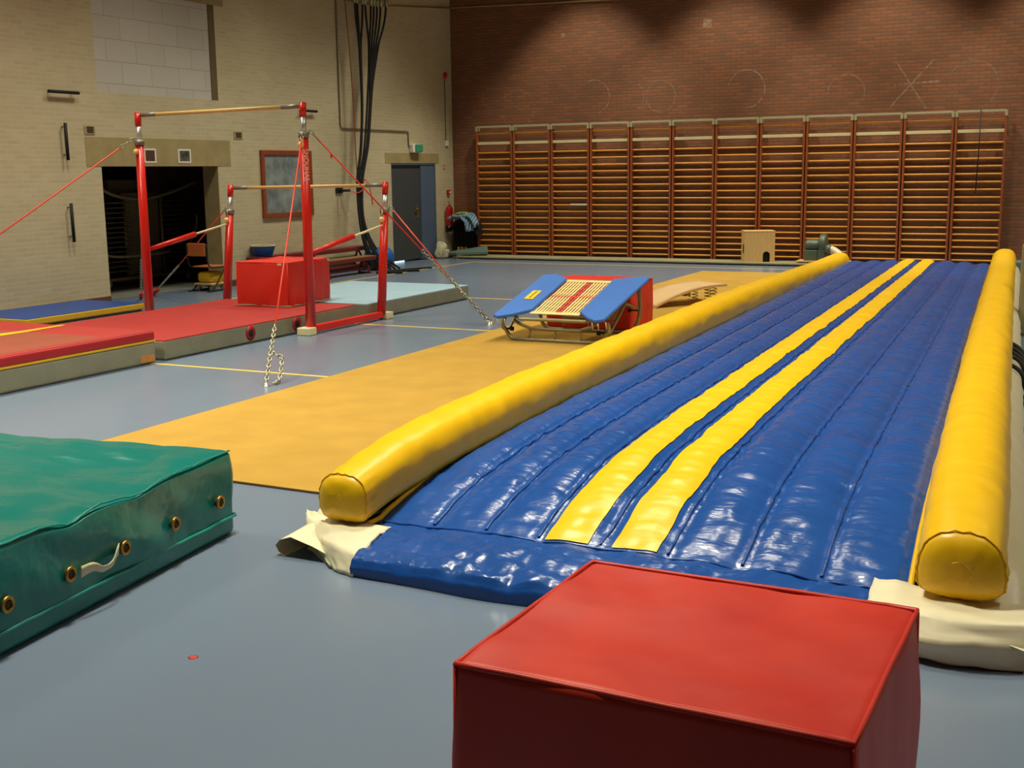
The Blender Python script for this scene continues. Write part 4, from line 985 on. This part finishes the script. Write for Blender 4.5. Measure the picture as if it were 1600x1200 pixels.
# leg hoops front and rear
def hoop(y, zt, lean, name):
    hw = .60
    pts_ = [(-hw + .02, zt), (-hw, zt * .55 + .02), (-hw + .03, .13), (-hw + .09, .05), (-hw + .19, zf), (0, zf), (hw - .19, zf), (hw - .09, .05), (hw - .03, .13), (hw, zt * .55 + .02), (hw - .02, zt)]
    b = nb(); tube(b, smooth_path([(CX + x, y + lean * z, z + .0) for x, z in pts_], 5), .021, 10); lg = part('leg_hoop', b, 'steel_dark', tr)
    zu = zf + .115 if zt < .4 else zf + .14
    b = nb(); tube(b, smooth_path([(CX - .47, y + lean * zt, zt - .02), (CX - .40, y + lean * (zt - .05), zt - .06), (CX - .30, y + lean * zu, zu + .015), (CX - .24, y + lean * zu, zu), (CX + .24, y + lean * zu, zu), (CX + .30, y + lean * zu, zu + .015), (CX + .40, y + lean * (zt - .05), zt - .06), (CX + .47, y + lean * zt, zt - .02)], 5), .017, 10)
    o = obj('cross_bar', b, 'steel_dark', lg); o.data.transform(Matrix.Translation(-tr.location))
    for x in (-.30, 0, .30):
        b = nb(); tube(b, [(CX + x, y, zf), (CX + x * .93, y + lean * zu, zu)], .013, 8); o = obj('strut', b, 'steel_dark', lg); o.data.transform(Matrix.Translation(-tr.location))
    for x in (-1, 1):
        b = nb(); tube(b, [(CX + x * (hw - .02), y, zt * .55), (CX + x * (hw - .10), y - .01, zt * .55)], .010, 6); lathe(b, [(0, -.02), (.024, -.015), (.024, .015), (0, .02)], (CX + x * (hw - .11), y - .01, zt * .55), 'X', 10); o = obj('clamp_knob', b, 'black', lg); o.data.transform(Matrix.Translation(-tr.location))
hoop(11.07, .25, .0, 'front'); hoop(11.95, .50, .06, 'rear')
for s in (-1, 1):
    b = nb(); tube(b, smooth_path([(CX + s * .57, 11.16, .12), (CX + s * .585, 11.42, .30), (CX + s * .585, 11.55, .38), (CX + s * .585, 11.7, .36), (CX + s * .59, 11.93, .30)], 5), .015, 8); part('side_brace', b, 'steel_dark', tr)

# ------------------------------------------------------------------ springboard
sb = thing('springboard', 'beige carpeted springboard on coil springs standing on the runway', 'springboard', (-5.06, 14.34, .015), -math.atan2(.55, .835))
def prof(s): return .03 + .215 * (1 - (1 - min(1, s / 1.05)) ** 2.1)
b = nb(); rr = []
for j in range(25):
    s = 1.18 * j / 24; rr.append([b.verts.new((-.60 * (1 - i / 4) , s, prof(s))) for i in range(5)])
slab(b, rr, Vector((0, 0, -.03)))
for v in b.verts: v.co.z = max(0, v.co.z)
obj('deck', b, 'board', sb)
for y, h0 in ((.60, prof(.60)), (1.02, prof(1.02))):
    for x in ((-.09, -.21, -.48) if y > 1 else (-.12, -.26, -.46)):
        b = nb(); n = 72; zb = .012 if y > 1 else h0 - .10
        tube(b, [(x + .042 * math.cos(q * .42), y + .042 * math.sin(q * .42), zb + (h0 - .035 - zb) * q / n) for q in range(n + 1)], .006, 6); obj('spring', b, 'steel', sb)
b = nb(); box(b, -.56, -.04, .96, 1.08, 0, .014); box(b, -.40, -.20, .02, 1.0, 0, .01); obj('base', b, 'plywood', sb)

# ------------------------------------------------------------------ benches, bowl, ball, ropes
def bench(label, x, y0, y1, h, topm, wd=.24, feet=True):
    t = thing('gym_bench', label, 'bench', (x, (y0 + y1) / 2, 0), group='low gym benches')
    b = nb(); bbox(b, x - wd / 2, x + wd / 2, y0, y1, h - .016, h, r=.005); part('seat', b, topm, t)
    b = nb(); bbox(b, x - wd / 2 - .004, x + wd / 2 + .004, y0, y1, h - .075, h - .014, r=.006); part('apron', b, 'bench_red', t)
    b = nb(); bbox(b, x - .05, x + .05, y0 + .1, y1 - .05, .075, .12, r=.01); part('lower_beam', b, 'bench_red', t)
    for y in (y0 + .25, (y0 + y1) / 2, y1 - .25):
        b = nb()
        for s in (-1, 1): tube(b, smooth_path([(x, y, h - .06), (x + s * .06, y + .02, h * .6), (x + s * .11, y + .03, .02)], 4), .018, 8)
        bbox(b, x - .13, x + .13, y + .0, y + .06, 0, .03, r=.006)
        part('leg', b, 'bench_red', t)
    return t
bench('dark red gym bench against cream wall with blue bowl on it', XL + .2, 15.42, 18.75, .45, 'bench_red')
bench('worn low gym bench standing in front of the wall bench', -11.88, 15.25, 18.2, .31, 'bench_top')
t = thing('bowl', 'round blue plastic bowl with cream rim standing on wall bench', 'bowl', (XL + .2, 15.72, .45))
b = nb(); lathe(b, [(0, .45), (.13, .45), (.155, .47), (.195, .60), (.2, .62), (.187, .62), (.15, .48), (0, .47)], (XL + .2, 15.72, 0), seg=28); part('body', b, 'bowl_blue', t)
b = nb(); tube(b, [(XL + .2 + .196 * math.cos(a), 15.72 + .196 * math.sin(a), .622) for a in [2 * PI * k / 32 for k in range(32)]], .012, 6, closed=True); part('rim', b, 'cream_strap', t)
b = nb(); bmesh.ops.create_uvsphere(b, u_segments=28, v_segments=18, radius=.22); bmesh.ops.translate(b, verts=b.verts[:], vec=(-11.98, 18.75, .22)); tag(obj('exercise_ball', b, 'ball_blue', smooth=True), 'blue exercise ball on floor behind the climbing ropes', 'ball')
b = nb(); bmesh.ops.create_uvsphere(b, u_segments=28, v_segments=18, radius=.2); bmesh.ops.translate(b, verts=b.verts[:], vec=(XL + .24, 18.98, .2)); tag(obj('exercise_ball', b, 'ball_blue', smooth=True), 'blue exercise ball tucked against cream wall beside the bench', 'ball')
tops = [18.44, 18.52, 18.70, 18.78, 18.95, 19.05, 19.16, 19.28, 19.47]
rlab = ['outermost on the window side', 'second from the window side', 'third from the window side', 'fourth from the window side', 'middle one', 'fourth from the door side', 'third from the door side', 'second from the door side', 'outermost on the door side']
for i, y in enumerate(tops):
    left = i < 3
    o = (i - 4) * .009
    if left: P = [(-12.2, y - .05, 7.1), (-12.2, y, 4.9), (-12.2, 18.54 + i * .03, 4.0), (-12.2, 18.56 + i * .012, 3.0), (-12.22, 18.50 + i * .012, 2.2), (-12.24, 18.42 + o, 1.62), (-12.2, 18.40 + o, .9), (-12.12 + .02 * (i % 3), 18.42 + i * .02, .35), (-12.0 + .04 * i, 18.48 + i * .03, .03)]
    elif i == 3: P = [(-12.2, y, 7.1), (-12.2, y, 4.9), (-12.2, 18.86, 4.0), (-12.21, 18.75, 2.95), (-12.22, 18.62, 2.2), (-12.24, 18.47 + o, 1.62), (-12.2, 18.44, .9), (-12.1, 18.5, .35), (-11.9, 18.6, .03)]
    else: P = [(-12.18, y + .05, 7.1), (-12.18, y, 4.9), (-12.18, 18.86 + (i - 4) * .075, 4.1), (-12.185, 18.84 + (i - 4) * .03, 3.5), (-12.19, 18.82 + (i - 4) * .013, 3.1), (-12.2, 18.69 + (i - 4) * .012, 2.3), (-12.22, 18.50 + o, 1.62), (-12.18, 18.45 + o, .9), (-12.04 + .02 * (i % 3), 18.5 + (i - 4) * .035, .35), (-11.75 + .07 * (i % 3), 18.55 + (i - 4) * .05, .03)]
    t = thing('climbing_rope', 'black climbing rope in the tied-back bundle, ' + rlab[i], 'rope', (P[0][0], P[0][1], 0), group='climbing ropes tied back to the wall')
    b = nb(); tube(b, smooth_path(P, 6), .0195, 8); part('rope', b, 'rope', t)
    b = nb(); tube(b, [(P[1][0], P[1][1], 4.76), (P[1][0], P[1][1], 5.0)], .05, 8, rfun=lambda f: .028 + .03 * f); part('upper_fitting', b, 'steel_dark', t)
wall_tube('thin_rope', smooth_path([(-12.3, 18.0, 7.1), (-12.3, 18.28, 4.86), (-12.3, 18.42, 3.4), (-12.28, 18.44, 2.0), (-12.26, 18.46, 1.62)], 6), .009, 'frame_wood', 'thin brown rope hanging left of the black rope bundle', 'rope')
t = thing('rope_hook', 'iron wall hook with orange cord holding the climbing ropes', 'hook', (XL, 18.3, 1.47))
b = nb(); tube(b, [(XL, 18.22, 1.47), (XL + .25, 18.24, 1.47)], .022, 8); bbox(b, XL, XL + .03, 18.14, 18.34, 1.42, 1.52, r=.005); part('bracket', b, 'black', t)
b = nb(); tube(b, smooth_path([(XL + .22, 18.26, 1.47), (-12.20, 18.38, 1.43), (-12.12, 18.52, 1.60), (-12.2, 18.55, 1.66), (-12.3, 18.42, 1.62)], 5), .010, 6); tube(b, smooth_path([(-12.12, 18.56, 1.62), (-12.1, 18.62, 1.4), (-12.1, 18.66, 1.2)], 5), .010, 6); part('tie_cord', b, 'orange_cable', t)
for k, (a, c2_, lb) in enumerate((((-11.62, 18.35), (-11.28, 19.3), 'long black rubber strip on floor, nearest the door'), ((-11.62, 18.2), (-11.12, 18.62), 'black rubber strip on floor, the middle of three'), ((-11.6, 17.95), (-11.17, 18.12), 'short black rubber strip on floor beside the bench end'))):
    A, B_ = Vector((*a, .0)), Vector((*c2_, .0)); d = (B_ - A).normalized(); n_ = Vector((-d.y, d.x, 0)) * .05
    b = nb(); prism(b, [A - n_, B_ - n_, B_ + n_, A + n_], (0, 0, .03 + .006 * k)); tag(obj('rubber_strip', b, 'black'), lb, 'strip', 'black strips on the floor')

# ------------------------------------------------------------------ inside the storage room
t = thing('storage_rack', 'dark steel rack with rows of slats inside the storage room', 'rack', (-14.4, 15.1, 0))
xr_ = -14.4
b = nb(); box(b, xr_ - .03, xr_, 14.72, 15.55, .15, 1.50); part('panel', b, 'dark_room', t)
for y0_, y1_, sgn in ((13.95, 14.68, -1), (15.58, 16.12, 1)):
    b = nb()
    for k in range(15): box(b, xr_ + .0, xr_ + .22, y0_, y1_, .25 + k * .078, .27 + k * .078)
    part('slats', b, 'rack_grey', t)
for y in (14.70, 15.56):
    b = nb(); tube(b, [(xr_ + .05, y, .12), (xr_ + .05, y, 1.42)], .03, 8); part('upright', b, 'steel_dark', t)
b = nb(); tube(b, smooth_path([(xr_ + .3, 13.9, 1.62), (xr_ + .1, 14.5, 1.46), (xr_ + .05, 15.1, 1.40), (xr_ + .1, 15.6, 1.46), (xr_ + .3, 16.2, 1.66)], 6), .026, 8); part('top_rail', b, 'grey_paint', t)
b = nb(); tube(b, smooth_path([(xr_ + .25, 14.0, .56), (xr_ + .3, 14.3, .50), (xr_ + .3, 15.2, .50), (xr_ + .25, 15.5, .52)], 5), .022, 8); tube(b, smooth_path([(xr_ + .35, 16.1, 1.1), (xr_ + .35, 16.08, .9), (xr_ + .3, 15.95, .6)], 5), .018, 8); part('bumper', b, 'grey_paint', t)
for y in (14.1, 16.0):
    b = nb(); lathe(b, [(0, -.02), (.07, -.02), (.07, .02), (0, .02)], (xr_ + .2, y, .07), 'X', 16); part('wheel', b, 'white', t)
b = nb(); box(b, xr_ - .1, xr_ + .3, 14.0, 16.1, .12, .16); part('base', b, 'steel_dark', t)
b = nb(); bbox(b, -15.3, -14.7, 14.75, 15.65, 0, 1.72, r=.02); tag(obj('cupboard', b, 'dark_room'), 'tall dark cupboard standing behind the storage rack', 'cupboard')
# chair
t = thing('chair', 'chair with orange plywood back and dark tube frame at storage doorway', 'chair', (-12.95, 14.72, 0))
b = nb(); bbox(b, -13.1, -12.72, 14.70, 15.08, .37, .39, r=.008); part('seat', b, 'seat_orange', t)
b = nb(); bbox(b, -13.08, -12.74, 14.58, 14.605, .55, .75, r=.012, seg=3); part('backrest', b, 'seat_orange', t)
for x in (-13.1, -12.72):
    b = nb(); tube(b, smooth_path([(x, 14.59, .74), (x, 14.60, .5), (x, 14.68, .38), (x, 15.0, .37), (x, 14.98, .33), (x, 14.74, .06), (x, 14.66, .02)], 4), .011, 8); tube(b, [(x, 14.58, .012), (x, 15.1, .012)], .011, 8); part('leg', b, 'black', t)
b = nb(); soft_box(b, .3, .34, .17, .07, (6, 6, 5)); o = obj('yellow_bag', b, 'yellow_bag'); o.location = (-12.92, 14.90, .13); tag(o, 'yellow bag lying under the orange chair seat', 'bag')
t = thing('trolley', 'low trolley with grey wheels under the yellow bag', 'trolley', (-12.92, 14.9, 0))
b = nb(); bbox(b, -13.09, -12.74, 14.70, 15.10, .10, .128, r=.005); part('deck', b, 'plywood', t)
for x in (-13.04, -12.79):
    for y in (14.76, 15.02):
        b = nb(); lathe(b, [(0, -.014), (.045, -.014), (.045, .014), (0, .014)], (x, y, .05), 'X', 12); bbox(b, x - .02, x + .02, y - .02, y + .02, .06, .1, r=.003); part('wheel', b, 'steel', t)

for o_ in (bpy.data.objects['chair'], bpy.data.objects['trolley'], bpy.data.objects['yellow_bag']): o_.location += Vector((.50, -.42, 0))
# ------------------------------------------------------------------ lamps
LC = (1.0, .945, .735)
def spot(x, y, z, p, ang=112, bl=.45, rad=.45, tilt=(0, 0, 0)):
    l = bpy.data.lights.new('hall_lamp', 'SPOT'); l.energy = p; l.color = LC; l.spot_size = R_(ang); l.spot_blend = bl; l.shadow_soft_size = rad
    o = bpy.data.objects.new('hall_lamp', l); col.objects.link(o); o.location = (x, y, z); o.rotation_euler = tilt
for y, k in ((19.0, .9), (16.0, .95), (13.0, 1.0), (10.0, 1.15), (7.0, 1.5), (4.2, 2.75)):
    for x, kx in ((-9.7, 1), (-3.6, 1), (1.8, max(.1, min(.75, (y - 3.4) * .09)))):
        spot(x, y, 6.7, 680 * k * kx, 104, .8, .5)
for x in (-9.4, -6.5, -3.6, -.7):
    spot(x, 20.95, 6.9, 620, 84, .45, .12)
w = bpy.data.worlds.new('World'); scn.world = w; w.use_nodes = True
w.node_tree.nodes['Background'].inputs[0].default_value = (0.05, .05, .05, 1); w.node_tree.nodes['Background'].inputs[1].default_value = .2

# ------------------------------------------------------------------ camera
F = 1850.57; yaw, pit, rol = R_(-26.43608772), R_(10.11563106), R_(.74726572)
f = Vector((math.sin(yaw) * math.cos(pit), math.cos(yaw) * math.cos(pit), -math.sin(pit)))
r = Vector((math.cos(yaw), -math.sin(yaw), 0)); d = f.cross(r)
r2 = r * math.cos(rol) + d * math.sin(rol); d2 = -r * math.sin(rol) + d * math.cos(rol)
cam = bpy.data.cameras.new('Camera'); cam.sensor_fit = 'HORIZONTAL'; cam.sensor_width = 36; cam.lens = F * 36 / 1600; cam.clip_end = 200; cam.clip_start = .05
co = bpy.data.objects.new('Camera', cam); col.objects.link(co)
co.matrix_world = Matrix(((r2.x, -d2.x, -f.x, 0), (r2.y, -d2.y, -f.y, 0), (r2.z, -d2.z, -f.z, 1.75), (0, 0, 0, 1)))
scn.camera = co
vs = scn.view_settings; vs.view_transform = 'Standard'; vs.look = 'None'; vs.gamma = 1; vs.use_curve_mapping = False; vs.exposure = -0.10
try: scn.cycles.use_denoising = True
except Exception: pass
